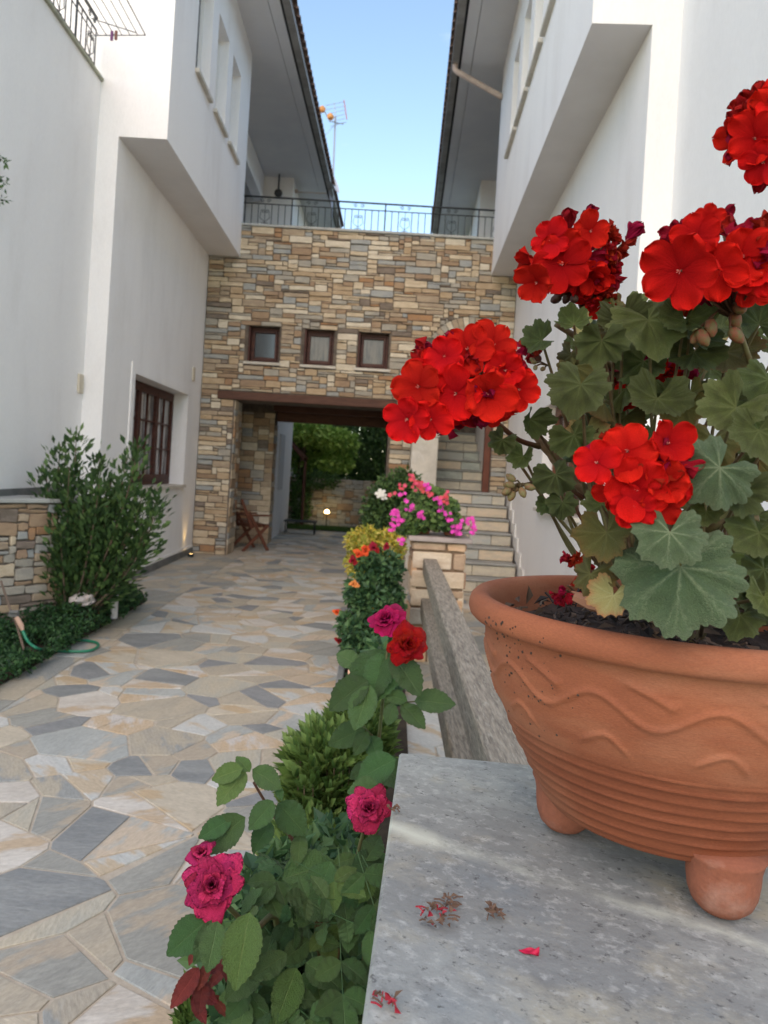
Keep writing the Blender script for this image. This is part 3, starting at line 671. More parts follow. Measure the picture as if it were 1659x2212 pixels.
# arch voussoirs
a0 = math.asin(min(.999, .43/AR)); nv = 15; spring = arch_c[1]+AR*math.cos(a0)
a0 = math.radians(58)
for k in range(nv):
    t0 = -a0+2*a0*k/nv+.008; t1 = -a0+2*a0*(k+1)/nv-.008; m1 = MB(); dp = rs1.uniform(.014,.028)
    pts = [(arch_c[0]+r*math.sin(t), arch_c[1]+r*math.cos(t)) for r, t in ((AR,t0),(AR,t1),(ART,t1),(ART,t0))]
    fr = [V((x, YF-dp, z)) for x, z in pts]; bk = [V((x, YF+.1, z)) for x, z in pts]
    m1.add(fr+bk, [(0,1,2,3),(0,4,5,1),(1,5,6,2),(2,6,7,3),(3,7,4,0)]); m1.build('arch_stone', STONES[rs1.choice([0,2,5,7,5,2])], SG)
m1 = MB(); N = 14      # white plaster tympanum above the stair door
pts = [(arch_c[0]+AR*math.sin(-a0+2*a0*k/N), arch_c[1]+AR*math.cos(-a0+2*a0*k/N)) for k in range(N+1)]
m1.face([(x, YF-.004, z) for x, z in pts][::-1]); m1.build('arch_panel', mat('arch_plaster', (.55,.47,.38), (.48,.40,.32), scale=3), SG)
mb = MB(); mb.bbox((-2.50,YF-.05,2.445),(.30,YF+.12,2.57), .006); mb.build('lintel_beam', BEAM, SG)
mb = MB(); mb.box((-2.7,12.16,2.62),(.22,14.0,2.70)); mb.build('passage_ceiling', mat('dark_ceiling_boards', (.045,.04,.038), (.03,.027,.025), scale=4, stretch=(6,1,1), rough=.35), SG)
mb = MB(); mb.bbox((-1.86,13.85,2.28),(.22,14.02,2.62),.01); mb.bbox((-2.7,12.16,2.46),(.22,12.28,2.62),.006); mb.bbox((-1.84,13.2,2.42),(.22,13.35,2.62),.006); mb.build('ceiling_beam', BEAM, SG)
mb = MB(); mb.lathe([(.001,0),(.09,0),(.11,-.02),(.10,-.07),(.03,-.09),(.001,-.09)], 16, (-1.0,12.75,2.62)); mb.build('ceiling_lamp', mat('dark_glass_lamp', (.05,.045,.04), rough=.3), SG)
mb = MB(); x = OX
while x < 2.06: x2 = min(x+random.Random(int(x*100)).uniform(.5,.8), 2.07); mb.bbox((x+.002,YF-.05,ZTOP+.001),(x2-.002,YF+.35,ZTOP+.04), .005); x = x2
mb.build('coping', MAR, SG)
for a, b in smallw:
    win = wooden_window(SG, (a+.004,YF+.16,0), X_, -Y_, b-a-.008, 3.055, 3.615, 1, 1, glass=(GLS if a < -2 else CURT), leaves=1, out=.16)
    # wooden shutter leaf folded against the left reveal
    m1 = MB(); m1.bbox((a+.002,YF+.01,3.06),(a+.03,YF+.14,3.61),.003); m1.build('shutter', WOOD, win)
# stair door: frame post, inner stair
mb = MB(); mb.bbox((hx1-.1,YF+.05,1.2),(hx1,YF+.16,3.5),.006); mb.bbox((hx0,YF+.05,3.4),(hx1-.1,YF+.16,3.5),.006); mb.build('door_frame', mat('red_brown_post', (.17,.06,.035), (.12,.04,.025), scale=4, rough=.5), SG)
mb = MB(); mb.box((hx1+.001,12.16,1.2),(hx1+.05,16.5,5.0)); mb.box((hx0-.05,12.16,1.2),(hx0-.001,16.5,5.0)); mb.box((hx0,16.4,1.2),(hx1,16.45,5.0)); mb.box((hx0,12.3,3.9),(hx1,16.4,4.0))
mb.build('stairwell_wall', PLA, SG)

# ------------------------------------------------------------------ STAIRS
ST = thing('staircase', (1.45,9.3,0), 'pale stone staircase climbing from the courtyard to the arched door', 'stairs')
RIS = [sm('riser_cream', (0.625,0.572,0.442), (0.525,0.483,0.39)), sm('riser_grey', (0.45,0.47,0.429), (0.525,0.508,0.442)), sm('riser_green', (0.475,0.508,0.442), (0.375,0.406,0.364)), sm('riser_sand', (0.688,0.572,0.416), (0.575,0.508,0.39))]
TRD = mat('tread_slate', (.27,.28,.26), (.35,.35,.32), scale=7, rough=.7, bump=.2)
sx0, sx1 = .95, 2.06; rt = random.Random(9)
def riser_stones(step, y, z0, z1, x0, x1):
    x = x0; ws = []
    while x < x1-.02:
        w_ = rt.uniform(.28,.62); w_ = (x1-x) if x1-x-w_ < .12 else w_; ws.append((x, x+w_)); x += w_
    for (a, b) in ws:
        s = MB(); stone_geo(s, (0,y,0), X_, Z_, -Y_, a+.004, z0+.004, b-.004, z1-.004, .008, rt, 0, .002, .004); s.build('riser_stone', rt.choice(RIS), step)
for k in range(7):      # outer flight, step k rises to z=.17(k+1)
    z1 = .175*(k+1)-.004; y0 = 9.3+.3*k; xr = 2.06-.0533*(11.6-y0)-.03
    m1 = MB(); m1.box((sx0,y0+.02,.0 if k == 0 else z1-.17),(xr,y0+.33 if k < 6 else 11.54,z1-.032)); step = m1.build('step', MOR, ST)
    riser_stones(step, y0+.018, max(z1-.172,.004), z1-.034, sx0, xr)
    m1 = MB(); m1.bbox((sx0-.02,y0-.012,z1-.03),(xr,y0+.32 if k < 6 else 11.56,z1), .006); m1.build('tread', TRD, step)
for k in range(13):
    z0 = 1.225+.17*k; y0 = 12.1+.27*k
    m1 = MB(); m1.box((hx0+.002,y0+.02,z0-.2),(hx1-.002,y0+.3,z0+.14)); step = m1.build('step', MOR, ST)
    riser_stones(step, y0+.018, z0+.002, z0+.138, hx0+.004, hx1-.004)
    m1 = MB(); m1.bbox((hx0+.003,y0-.01,z0+.141),(hx1-.003,y0+.29,z0+.168), .005); m1.build('tread', TRD, step)
m1 = MB(); m1.bbox((hx0+.003,11.5,1.2),(hx1-.003,12.09,1.224),.003); m1.build('threshold', TRD, ST)
mb = MB(); mb.bbox((.55,10.95,.0),(.94,11.35,2.0),.01); mb.bbox((.53,10.93,2.001),(.96,11.37,2.9), .02)
PIL = mb.build('marble_pillar', MARP, label='cream marble slab pillar standing left of the stair door', cat='pillar')

# ------------------------------------------------------------------ iron railings
def scroll(mb, c, r, u, turns=1.3, flip=1, up=1):
    pts = []
    for k in range(17):
        a = turns*2*PI*k/16; q = r*(1-.8*k/16); pts.append(c+u*(flip*q*math.cos(a))+Z_*(up*q*math.sin(a)))
    mb.tube(pts, .005, 5)
def railing(o, u, L_, z0, z1, label, gap=.115, orn=6, name='iron_railing', r=.007):
    root = thing(name, o+V((0,0,z0)), label, 'railing'); o, u = V(o), V(u)
    m1 = MB(); m1.tube([o+Z_*z1, o+u*L_+Z_*z1], .016, 8); m1.build('top_rail', IRON, root)
    m1 = MB(); m1.tube([o+Z_*(z1-.12), o+u*L_+Z_*(z1-.12)], .009, 6); m1.build('mid_rail', IRON, root)
    m1 = MB(); m1.tube([o+Z_*(z0+.08), o+u*L_+Z_*(z0+.08)], .009, 6); m1.build('bottom_rail', IRON, root)
    n = int(L_/gap)
    for i in range(n+1):
        p = o+u*(i*L_/n)
        if i % orn == 0:
            m1 = MB(); m1.tube([p+Z_*z0, p+Z_*z1], .012, 6); m1.build('post', IRON, root)
        m1 = MB()
        if i % orn == orn//2:
            for f in (-1,1):
                scroll(m1, p+u*f*.035+Z_*(z1-.25), .035, u, flip=f); scroll(m1, p+u*f*.035+Z_*(z1-.47), .045, u, flip=f, up=-1)
                m1.tube([p+u*f*.07+Z_*(z1-.25), p+u*f*.085+Z_*(z1-.36), p+u*f*.0+Z_*(z1-.43)], .005, 5)
                scroll(m1, p+u*f*.06+Z_*(z1-.06), .035, u, flip=f)
            m1.tube([p+Z_*(z0+.08), p+Z_*(z1-.12)], .005, 5); m1.build('scroll_ornament', IRON, root)
        else:
            m1.tube([p+Z_*(z0+.08), p+Z_*(z1-.12)], r, 6); m1.build('baluster', IRON, root)
    return root
railing(V((-4.1,12.8,0)), X_, 7.4, 5.17, 6.08, 'black wrought iron railing with scrolls above the stone wall, between the houses', orn=7)
railing(V((-3.02,3.4,0)), Y_, 3.98, 5.255, 5.80, 'black scrolled iron balcony railing at the top left corner')
# drying rack hooked on the balcony railing
DR = thing('drying_rack', (-2.7,6.7,5.47), 'wire clothes drying rack hung outside the balcony railing', 'drying rack')
m1 = MB(); z = 5.47
m1.tube([(-2.92,5.0,z),(-2.43,5.0,z+.03),(-2.43,7.1,z+.03),(-2.92,7.1,z),(-2.92,5.0,z)], .006, 5); m1.build('frame', IRON, DR)
for k in range(6): m1 = MB(); x = -2.88+k*.075; m1.tube([(x,5.0,z+.004+k*.005),(x,7.1,z+.004+k*.005)], .004, 4); m1.build('wire', IRON, DR)
m1 = MB(); m1.tube([(-2.5,7.05,z+.02),(-3.0,7.2,z+.22)], .005, 5); m1.tube([(-2.5,5.1,z+.02),(-3.0,5.1,z+.22)], .005, 5); m1.build('brace', IRON, DR)
CP = thing('clothes_peg', (-2.70,7.02,5.43), 'two small purple and brown clothes pegs on the drying rack', 'peg')
m1 = MB(); m1.bbox((-2.73,7.0,5.38),(-2.705,7.02,5.47),.003); m1.build('peg_jaw', mat('purple_plastic', (.15,.04,.15), rough=.4), CP)
m1 = MB(); m1.bbox((-2.69,7.0,5.39),(-2.665,7.02,5.475),.003); m1.build('peg_jaw', mat('brown_plastic', (.16,.06,.04), rough=.4), CP)

# ------------------------------------------------------------------ antenna and dish
AN = thing('tv_antenna', at(718,440,17.5), 'thin mast with a tv antenna rising beside the left roof eave', 'antenna')
ALU = mat('grey_alloy', (.38,.38,.40), rough=.4, metal=.6); ORG = mat('orange_plastic', (.65,.30,.10), rough=.5)
p0, p1 = at(716,470,17.5), at(724,262,17.5)
m1 = MB(); m1.tube([p0, p1+Z_*.12], .022, 8); m1.build('mast', ALU, AN)
m1 = MB(); m1.tube([at(700,238,17.3), at(712,262,17.4), at(742,268,17.6)], .012, 6); m1.build('boom', ALU, AN)
for k in range(6):
    m1 = MB(); y = 222+k*9; m1.tube([at(704+k*2,y+6,17.3), at(744+k*.3,y-2,17.7)], .006, 5); m1.build('element', ALU, AN)
m1 = MB(); m1.tube([at(743,216,17.7), at(749,258,17.7)], .012, 5); m1.build('reflector_bar', mat('red_bar', (.45,.12,.09), rough=.5), AN)
m1 = MB(); m1.tube([at(722,222,17.5), at(726,262,17.5)], .008, 5); m1.tube([at(705,290,17.3), at(724,268,17.5), at(748,264,17.7)], .006, 5); m1.build('strut', ALU, AN)
for (x, y) in ((696,236),(714,252)):
    m1 = MB(); m1.sphere(at(x,y,17.3), .085, 10, 7, sz=.9, jit=.012, rnd=random.Random(x)); m1.build('dipole_cover', ORG, AN)
DI = thing('satellite_dish', at(700,410,17.0), 'satellite dish seen edge on, with its feed arm, over the railing', 'satellite dish')
m1 = MB(); c = at(708,385,17.0); b = len(m1.v)
ax = V((.88,-.25,.40)).normalized(); ua = ax.orthogonal().normalized(); va = ax.cross(ua)
for j in range(6):
    for k in range(28):
        a = 2*PI*k/28; q = .40*(j+.02)/5; m1.v.append(tuple(c+ua*q*math.cos(a)+va*q*math.sin(a)+ax*(q*q*.6)))
for j in range(5):
    for k in range(28): m1.f.append((j*28+k, j*28+(k+1) % 28, (j+1)*28+(k+1) % 28, (j+1)*28+k)); m1.m.append(0)
m1.build('dish', mat('dish_white', (.6,.6,.6), rough=.5), DI, smooth=True)
m1 = MB(); m1.tube([c, at(716,450,17.0)], .025, 6); m1.build('dish_mount', ALU, DI)
m1 = MB(); m1.tube([c+va*.0-Z_*.35, at(640,415,16.8)], .014, 6); m1.sphere(at(640,413,16.8), .05, 8, 6); m1.build('feed_arm', mat('beige_arm', (.5,.42,.36), rough=.5), DI)

# ------------------------------------------------------------------ foliage tools
def leaf_quad(mb, p, d, n, L_, W_, mi=0, fold=.25):
    d = d.normalized(); s = d.cross(n); s = s.normalized() if s.length > 1e-4 else d.orthogonal().normalized(); n = s.cross(d)
    a = p; b = p+d*L_*.5+s*W_*.5+n*W_*fold; c = p+d*L_; e = p+d*L_*.5-s*W_*.5+n*W_*fold; m = p+d*L_*.5
    k = len(mb.v); mb.v += [tuple(a), tuple(b), tuple(c), tuple(e), tuple(m)]
    mb.f += [(k,k+4,k+1),(k+1,k+4,k+2),(k,k+3,k+4),(k+3,k+2,k+4)]; mb.m += [mi]*4
def rvec(r):
    while True:
        v = V((r.uniform(-1,1), r.uniform(-1,1), r.uniform(-1,1)))
        if .05 < v.length < 1: return v.normalized()
def blob_foliage(blobs, count, L_, W_, rnd, mats, seed_shell=.55, upb=.5, weights=None):
    """leaves spread through ellipsoids: (centre, radii)"""
    mb = MB(); vols = [b[1][0]*b[1][1]*b[1][2] for b in blobs]
    for i in range(count):
        c, r = rnd.choices(blobs, vols)[0]; v = rvec(rnd); q = seed_shell+(1-seed_shell)*rnd.random()
        q *= 1+.25*noise.noise(v*2.3+V(c))
        p = V((c[0]+v.x*r[0]*q, c[1]+v.y*r[1]*q, c[2]+v.z*r[2]*q))
        n = (v*.6+Z_*upb+rvec(rnd)*.7).normalized(); d = (rvec(rnd)+v*.6-Z_*.1)
        s = rnd.uniform(.65,1.2); leaf_quad(mb, p, d, n, L_*s, W_*s, rnd.choices(range(len(mats)), weights)[0] if weights else rnd.randrange(len(mats)))
    return mb
G = lambda n, c, **k: mat(n, c, rough=k.get('rough', .55), trans=.25, spec=.35)
GD = [G('leaf_dark', (0.0725,0.15,0.0473)), G('leaf_mid', (0.116,0.225,0.0607)), G('leaf_deep', (0.0508,0.105,0.0378))]
GV = [G('vine_light', (0.325,0.525,0.108)), G('vine_mid', (0.213,0.388,0.084)), G('vine_pale', (0.413,0.6,0.156))]
GB = [G('bush_dark', (.035,.075,.025)), G('bush_mid', (.06,.12,.035)), G('bush_light', (.11,.19,.055))]
GG = [G('cover_mid', (.03,.085,.028)), G('cover_light', (.05,.125,.035)), G('cover_dark', (.02,.055,.02))]
GY = [G('yellow_leaf', (.60,.46,.06)), G('yellow_pale', (.68,.58,.16)), G('yellow_green', (.30,.34,.05)), G('lime', (.42,.42,.07))]
GR = [G('rose_leaf_dark', (0.0297,0.078,0.0338)), G('rose_leaf_mid', (0.054,0.124,0.0455)), G('rose_leaf_light', (0.0878,0.169,0.0585))]
BARK = mat('bark', (.16,.12,.08), (.10,.075,.05), scale=20, rough=.95, bump=.5)

# ------------------------------------------------------------------ beyond the passage
ft = random.Random(31)
def far_tree(name, blobs, cnt, mats, base, label, L_=.13, W_=.07, group=None):
    t = thing(name, base, label, 'tree', group)
    blob_foliage(blobs, cnt, L_, W_, ft, mats).build('crown', mats, t)
    m1 = MB(); m1.tube([V(base), V(base)+V((.05,0,.9)), V(blobs[0][0])], [.1,.08,.04], 7); m1.build('trunk', BARK, t)
far_tree('shrub_tree', [((1.6,22.0,3.4),(1.6,.8,1.8)),((-2.6,21.2,2.2),(1.4,.8,1.8)),((.0,20.6,2.3),(1.4,.9,1.5)),((-.6,20.4,1.6),(.8,.7,.8)),((1.2,20.8,2.6),(1.2,.9,1.5))], 15000, GD, (.1,20.6,0), 'dark glossy evergreen tree behind the garden wall')
far_tree('shrub_tree', [((-2.2,24,4.2),(2.2,1.2,2.4)),((.6,24.5,5.0),(2.4,1.2,2.6)),((-4,24,4.5),(1.6,1.2,2.4))], 16000, GD, (-2.2,24,0), 'tall shaded tree filling the top of the passage view', L_=.2, W_=.1)
far_tree('vine', [((-1.75,18.9,2.30),(.75,.6,.33)),((-.95,18.9,2.15),(.55,.5,.30)),((-1.0,19.0,1.60),(.5,.4,.28)),((-1.9,19.4,1.7),(.5,.4,.4)),((-1.4,19.6,2.0),(.9,.3,.5))], 7500, GV, (-2.0,19.2,0), 'light green vine spreading over a low pergola beyond the passage', L_=.12, W_=.10)
m1 = MB(); hb = [((x, 27+ft.uniform(-.6,.6), 1.6+ft.uniform(0,1)), (1.8,1.0,2.2+ft.uniform(0,1))) for x in range(-9,10,2)]+[((x, 25.6, 4.6), (1.9,.8,1.6)) for x in range(-5,5,2)]
blob_foliage(hb, 26000, .34, .2, ft, GD, seed_shell=.7).build('woodland', GD, kind='stuff', label='dark hedge line of distant woodland behind the garden', cat='woodland')
GW = thing('garden_wall', (-.6,18.45,0), 'dry stone garden wall at the far end beyond the passage', 'wall')
m1 = MB(); m1.box((-3.6,18.42,0),(2.2,18.7,1.16)); m1.build('wall_core', MOR, GW)
rw = random.Random(41)
lay_stones(GW, [((-3.6,18.42,0), X_, Z_, -Y_, r) for r in pack(5.8, 1.2, .055, rw, wr=(2,7), hw=((1,30),(2,55),(3,15)))], rw, mats=[STONES[i] for i in (2,3,5,8,6,7)], weights=[40,14,4,26,16,1], jit=.01)
CL = thing('climber', (-1.7,18.3,0), 'dark climbing plant covering the left of the garden wall', 'climber')
blob_foliage([((-1.75,18.25,.7),(.28,.2,.7)),((-1.3,18.3,1.15),(.5,.2,.2))], 2200, .08, .05, ft, GD).build('foliage', GD, CL)
m1 = MB(); m1.tube([(-1.7,18.3,0),(-1.6,18.3,.6),(-1.75,18.3,1.2)], .03, 6); m1.build('stem', BARK, CL)
PG = thing('pergola', (-1.7,18.8,0), 'small dark timber shelter roof with post behind the white wall', 'pergola')
m1 = MB(); m1.bbox((-1.70,18.0,0),(-1.63,18.07,1.62),.01); m1.build('post', WOOD, PG)
m1 = MB(); m1.add([(-2.4,17.6,2.35),(-1.68,17.6,1.62),(-1.68,18.6,1.62),(-2.4,18.6,2.35),(-2.4,17.6,2.43),(-1.64,17.6,1.68),(-1.64,18.6,1.68),(-2.4,18.6,2.43)], [(0,3,2,1),(4,5,6,7),(0,1,5,4),(1,2,6,5),(2,3,7,6),(3,0,4,7)]); m1.build('roof', WOOD, PG)
AW = MB(); AW.box((-6,14.4,.004),(-1.92,17.2,4.2)); AX = AW.build('annex', PLA, label='white annex wall with a small window beyond the passage', cat='building')
m1 = MB(); m1.box((-1.918,14.9,.95),(-1.90,15.7,2.1)); m1.build('window', SHUT, AX)
# lamp by the garden wall
def bulb_lamp(p, label, e, r=.05, name='garden_lamp', stake=True):
    t = thing(name, (p.x,p.y,0), label, 'lamp')
    m1 = MB(); m1.sphere(p, r, 12, 8); m1.build('bulb', mat(name+'_glow', (1,.8,.4), emit=(1,.72,.3), estr=5), t, smooth=True)
    m1 = MB(); m1.tube([(p.x,p.y,0),(p.x,p.y,p.z-r)], .012, 6); m1.lathe([(r*.7,-r*1.1),(r*.9,-r*.6),(r*.5,-r*.4)], 12, p); m1.build('stake', IRON, t)
    l = bpy.data.lights.new('lamp_light', 'POINT'); l.energy = e; l.color = (1,.66,.28); l.shadow_soft_size = r
    lo = bpy.data.objects.new('lamp_light', l); COL.objects.link(lo); lo.location = p+V((0,-r*1.6,.01)); lo.parent = t; lo.matrix_parent_inverse = WM[t.name].inverted()
bulb_lamp(at(706,1106,18.1), 'glowing yellow lamp in front of the far garden wall', .45, .06)
ul = thing('uplight', (-2.62,11.2,0), 'small warm uplight at the foot of the left wall', 'lamp')
m1 = MB(); m1.lathe([(.03,0),(.045,.01),(.045,.05),(.035,.055)], 12, (-2.66,11.1,.0)); m1.build('housing', IRON, ul)
m1 = MB(); m1.lathe([(.034,.05),(.001,.052)], 12, (-2.66,11.1,0)); m1.build('lens', mat('uplight_glow', (1,.8,.4), emit=(1,.65,.25), estr=4), ul)
l = bpy.data.lights.new('uplight_light', 'SPOT'); l.energy = 2.2; l.color = (1,.62,.22); l.spot_size = math.radians(60); l.spot_blend = .8; l.shadow_soft_size = .03
lo = bpy.data.objects.new('uplight_light', l); COL.objects.link(lo); lo.location = (-2.66,11.1,.08); lo.rotation_euler = (PI, math.radians(-8), 0); lo.parent = ul; lo.matrix_parent_inverse = WM[ul.name].inverted()

# chair and low table in the passage
CH = thing('wooden_chair', (-1.95,12.7,0), 'dark wooden folding armchair leaning by the stone pier in the passage', 'chair')
RW_ = mat('chair_wood', (.16,.06,.035), (.10,.04,.025), scale=8, stretch=(1,1,5), rough=.5)
CM = Matrix.Translation((-2.02,12.55,0)) @ Matrix.Rotation(math.radians(-52), 4, 'Z')
def bar(a, b, w_, t_, name, par, m, M_=CM):
    a, b = V(a), V(b); d = (b-a); L_ = d.length; d.normalize(); s = d.cross(X_); s = s.normalized() if s.length > .1 else Y_.copy(); q = s.cross(d)
    m1 = MB(); T = M_ @ Matrix(((q.x,s.x,d.x,a.x),(q.y,s.y,d.y,a.y),(q.z,s.z,d.z,a.z),(0,0,0,1))); m1.bbox((-w_/2,-t_/2,0),(w_/2,t_/2,L_),.003,M=T); return m1.build(name, m, par)
for sx in (-.24,.24):
    bar((sx,.22,0),(sx,-.16,.62),.03,.05,'leg',CH,RW_); bar((sx*.9,-.25,0),(sx*.9,.22,.44),.03,.05,'leg',CH,RW_)
    bar((sx,-.1,.38),(sx,-.33,.86),.03,.045,'back_post',CH,RW_); bar((sx,-.22,.60),(sx,.24,.60),.05,.025,'armrest',CH,RW_)
for k in range(6): bar((-.24,-.14+k*.07,.42),(.24,-.14+k*.07,.42),.05,.02,'seat_slat',CH,RW_)
for k in range(4): bar((-.24,-.16-.045*k,.50+k*.095),(.24,-.16-.045*k,.50+k*.095),.02,.05,'back_slat',CH,RW_)
TB = thing('low_bench', (-1.55,16.2,0), 'low black metal bench on the paving beside the white annex', 'bench')
m1 = MB(); m1.bbox((-1.86,15.9,.26),(-1.15,16.3,.29),.005); m1.build('top', IRON, TB)
for x in (-1.82,-1.2):
    for y in (15.93,16.26): m1 = MB(); m1.tube([(x,y,0),(x,y,.26)], .012, 6); m1.build('leg', IRON, TB)

# ------------------------------------------------------------------ LEFT BED: low wall, bush, ground cover, hose
LW = thing('retaining_wall', (-2.6,5.9,0), 'low rubble stone retaining wall with marble cap in front of the left house', 'wall')
A_, C_ = V((-3.0,5.45,0)), V((-2.25,6.4,0)); u_ = (C_-A_).normalized(); n_ = V((u_.y,-u_.x,0)); Lw = (C_-A_).length+.0
A_ = A_-u_*1.6; Lw += 1.6
m1 = MB(); q = [A_, A_+u_*Lw, A_+u_*Lw-n_*.3, A_-n_*.3]; m1.add([p for p in q]+[p+Z_*1.04 for p in q], [(4,5,6,7),(0,1,5,4),(1,2,6,5),(2,3,7,6),(3,0,4,7)]); m1.build('wall_core', MOR, LW)
rb = random.Random(8)
lay_stones(LW, [(A_, u_, Z_, n_, r) for r in pack(Lw, 1.03, .036, rb, wr=(3,10), ux=.03, gap=.009, hw=((1,25),(2,60),(3,15)))], rb, weights=[3,5,32,24,3,16,18,1,16], jit=.009)
x = 0
while x < Lw-.05:
    l_ = min(rb.uniform(.35,.6), Lw-x+.02); m1 = MB(); T = Matrix(((u_.x,-n_.x,0,A_.x),(u_.y,-n_.y,0,A_.y),(0,0,1,0),(0,0,0,1)))
    m1.bbox((x+.002,-.05,1.042),(x+l_-.002,.45,1.075),.005,M=T); m1.build('cap_slab', MAR, LW); x += l_
m1 = MB(); m1.add([(-3,-1,.0),(-2.21,-1,.0),(-2.21,7.5,.0),(-2.75,8.0,.0),(-3,8,.0),(-3,-1,.04),(-2.21,-1,.03),(-2.21,7.5,.03),(-2.75,8.0,.03),(-3,8,.05)], [(5,6,7,8,9),(0,1,6,5),(1,2,7,6),(2,3,8,7)]); m1.build('flower_bed_soil', BED, kind='structure')
LB = thing('shrub', at(230,1285,6.5), 'tall loose green shrub in front of the low stone wall on the left', 'shrub')
rl_ = random.Random(77); base = V((-2.42,6.05,.03))
tips = [(130,960),(150,1010),(165,940),(215,985),(275,985),(300,960),(120,1080),(185,1050),(240,1040),(345,1070),(335,1110),(290,1090),(310,1150),(130,1150),(100,1020),(90,1110),(220,1100),(260,1150),(200,1170),(150,1200),(300,1200),(110,1230),(250,1210),(180,1100),(215,1040),(270,1060),(160,1130),(310,1060),(140,1060),(240,1150)]
stems = MB(); fol = MB()
for (x, y) in tips:
    tip = at(x, y, 6.05+rl_.uniform(-.28,.28)); mid = base.lerp(tip, .5)+V(((tip.x-base.x)*.25+rl_.uniform(-.06,.06),rl_.uniform(-.05,.05),-.06)); pts = []
    for k in range(9): t = k/8; pts.append(base*(1-t)**2+mid*2*t*(1-t)+tip*t*t)
    stems.tube(pts, [.013*(1-.85*k/8)+.001 for k in range(9)], 5)
    for k in range(185):
        t = .32+.68*rl_.random()**.75; i = min(int(t*8), 7); p = pts[i].lerp(pts[i+1], t*8-i); dr = (pts[i+1]-pts[i]).normalized()
        off = rvec(rl_); sp = rl_.uniform(0,.20)*(1.25-t*.7); p = p+off*sp
        leaf_quad(fol, p, off*.8+dr*.9+Z_*.1, (Z_+rvec(rl_)*.8).normalized(), rl_.uniform(.055,.09), rl_.uniform(.028,.044), rl_.choices([0,1,2],[5,5,3])[0], .15)
stems.build('branch', BARK, LB, smooth=True); fol.build('foliage', GB, LB)
m1 = MB(); m1.tube([at(246,1335,6.25), at(252,1220,6.25), at(256,1103,6.25)], [.03,.028,.026], 10); m1.build('white_post', mat('pale_post', (.55,.53,.50), (.42,.40,.38), scale=9, rough=.8), label='pale slim post behind the shrub on the left', cat='post')
gc = random.Random(12); m1 = MB()
def in_cover(x, y):
    if y > 6.1: return x < -2.16-.5*max(0,(y-7.0)) and y < 8.1
    return True
for i in range(22000):
    y = gc.uniform(3.9,7.9); x = gc.uniform(-2.86,-2.13)
    if y < 6.2:
        lim = -3.0+(y-5.45)*.79+.0
        if x < lim+.02: continue
    if y > 7.2 and x > -2.2-(y-7.2)*.6: continue
    if y < 6 and noise.noise(V((x*2.3,y*2.3,5))) > .12: continue
    hmp = .06+.22*max(0, 1-abs(y-6.4)/1.1)*max(0, min(1, (-2.12-x)/.18))+.07*(noise.noise(V((x*5,y*5,1)))+.4)
    if y < 5.2: hmp = .05+.05*max(0,noise.noise(V((x*4,y*4,3))))+.02; 
    if y < 5.2 and noise.noise(V((x*3,y*3,7))) < -.1: continue
    z = .03+max(.01,hmp)*gc.random()**.5
    leaf_quad(m1, V((x,y,z)), rvec(gc)+V((.3,-.2,.1)), (Z_+rvec(gc)*.6+V((.1,-.3,0))).normalized(), gc.uniform(.025,.045), gc.uniform(.018,.03), gc.choices([0,1,2],[5,3,3])[0])
m1.build('ground_cover', GG, kind='stuff', label='low leafy green ground cover in the bed along the left wall', cat='ground cover')
m1 = MB(); rr2 = random.Random(4); m1.sphere(at(178,1295,5.95)+V((0,0,0)), .10, 10, 7, sz=.45, jit=.014, rnd=rr2); m1.build('white_rock', mat('white_quartz', (.66,.62,.58), (.5,.45,.42), scale=10, rough=.8), label='white marble rock lying on the ground cover', cat='rock')
# tap and hose
TP = thing('garden_tap', at(40,1345,5.1), 'garden tap on a leaning rod with a tan connector, beside the low wall', 'tap')
m1 = MB(); m1.tube([at(2,1255,5.35), at(25,1325,5.15), at(36,1350,5.1), at(52,1405,5.0)], .008, 7); m1.build('rod', mat('rusty_rod', (.16,.12,.09), rough=.8), TP)
m1 = MB(); m1.bbox((-.03,-.02,-.012),(.03,.02,.02),.004,M=Matrix.Translation(at(30,1328,5.08))); m1.tube([at(22,1322,5.05), at(40,1322,5.05)], .012, 7); m1.build('valve', DSK, TP)
m1 = MB(); m1.tube([at(36,1334,5.06), at(46,1352,5.04), at(49,1362,5.03)], [.016,.018,.011], 9); m1.build('connector', mat('tan_plastic', (.50,.33,.24), rough=.6), TP)
def gnd(px, py, z=.02):
    dx, dy = px-806, py-1018; d = -dx*SR+dy*CR; return at(px, py, (EYE-z)*F/d)
hp = [at(49,1362,5.03), at(60,1385,5.0), at(80,1400,4.95)]+[gnd(x,y,.02) for x, y in ((110,1405),(150,1407),(190,1406),(210,1398),(211,1390),(196,1385),(165,1383),(140,1386),(115,1393),(98,1400),(88,1404))]
def smooth(pts, n=6):
    out = []
    for i in range(len(pts)-1):
        a, b, c, d = pts[max(i-1,0)], pts[i], pts[i+1], pts[min(i+2,len(pts)-1)]
        for k in range(n):
            t = k/n; out.append(.5*((2*b)+(c-a)*t+(2*a-5*b+4*c-d)*t*t+(-a+3*b-3*c+d)*t**3))
    return out+[pts[-1]]
m1 = MB(); m1.tube(smooth(hp), .010, 8); m1.build('garden_hose', mat('green_hose', (.02,.20,.11), rough=.4, spec=.5), smooth=True, label='green garden hose looped on the paving edge at the left', cat='hose')
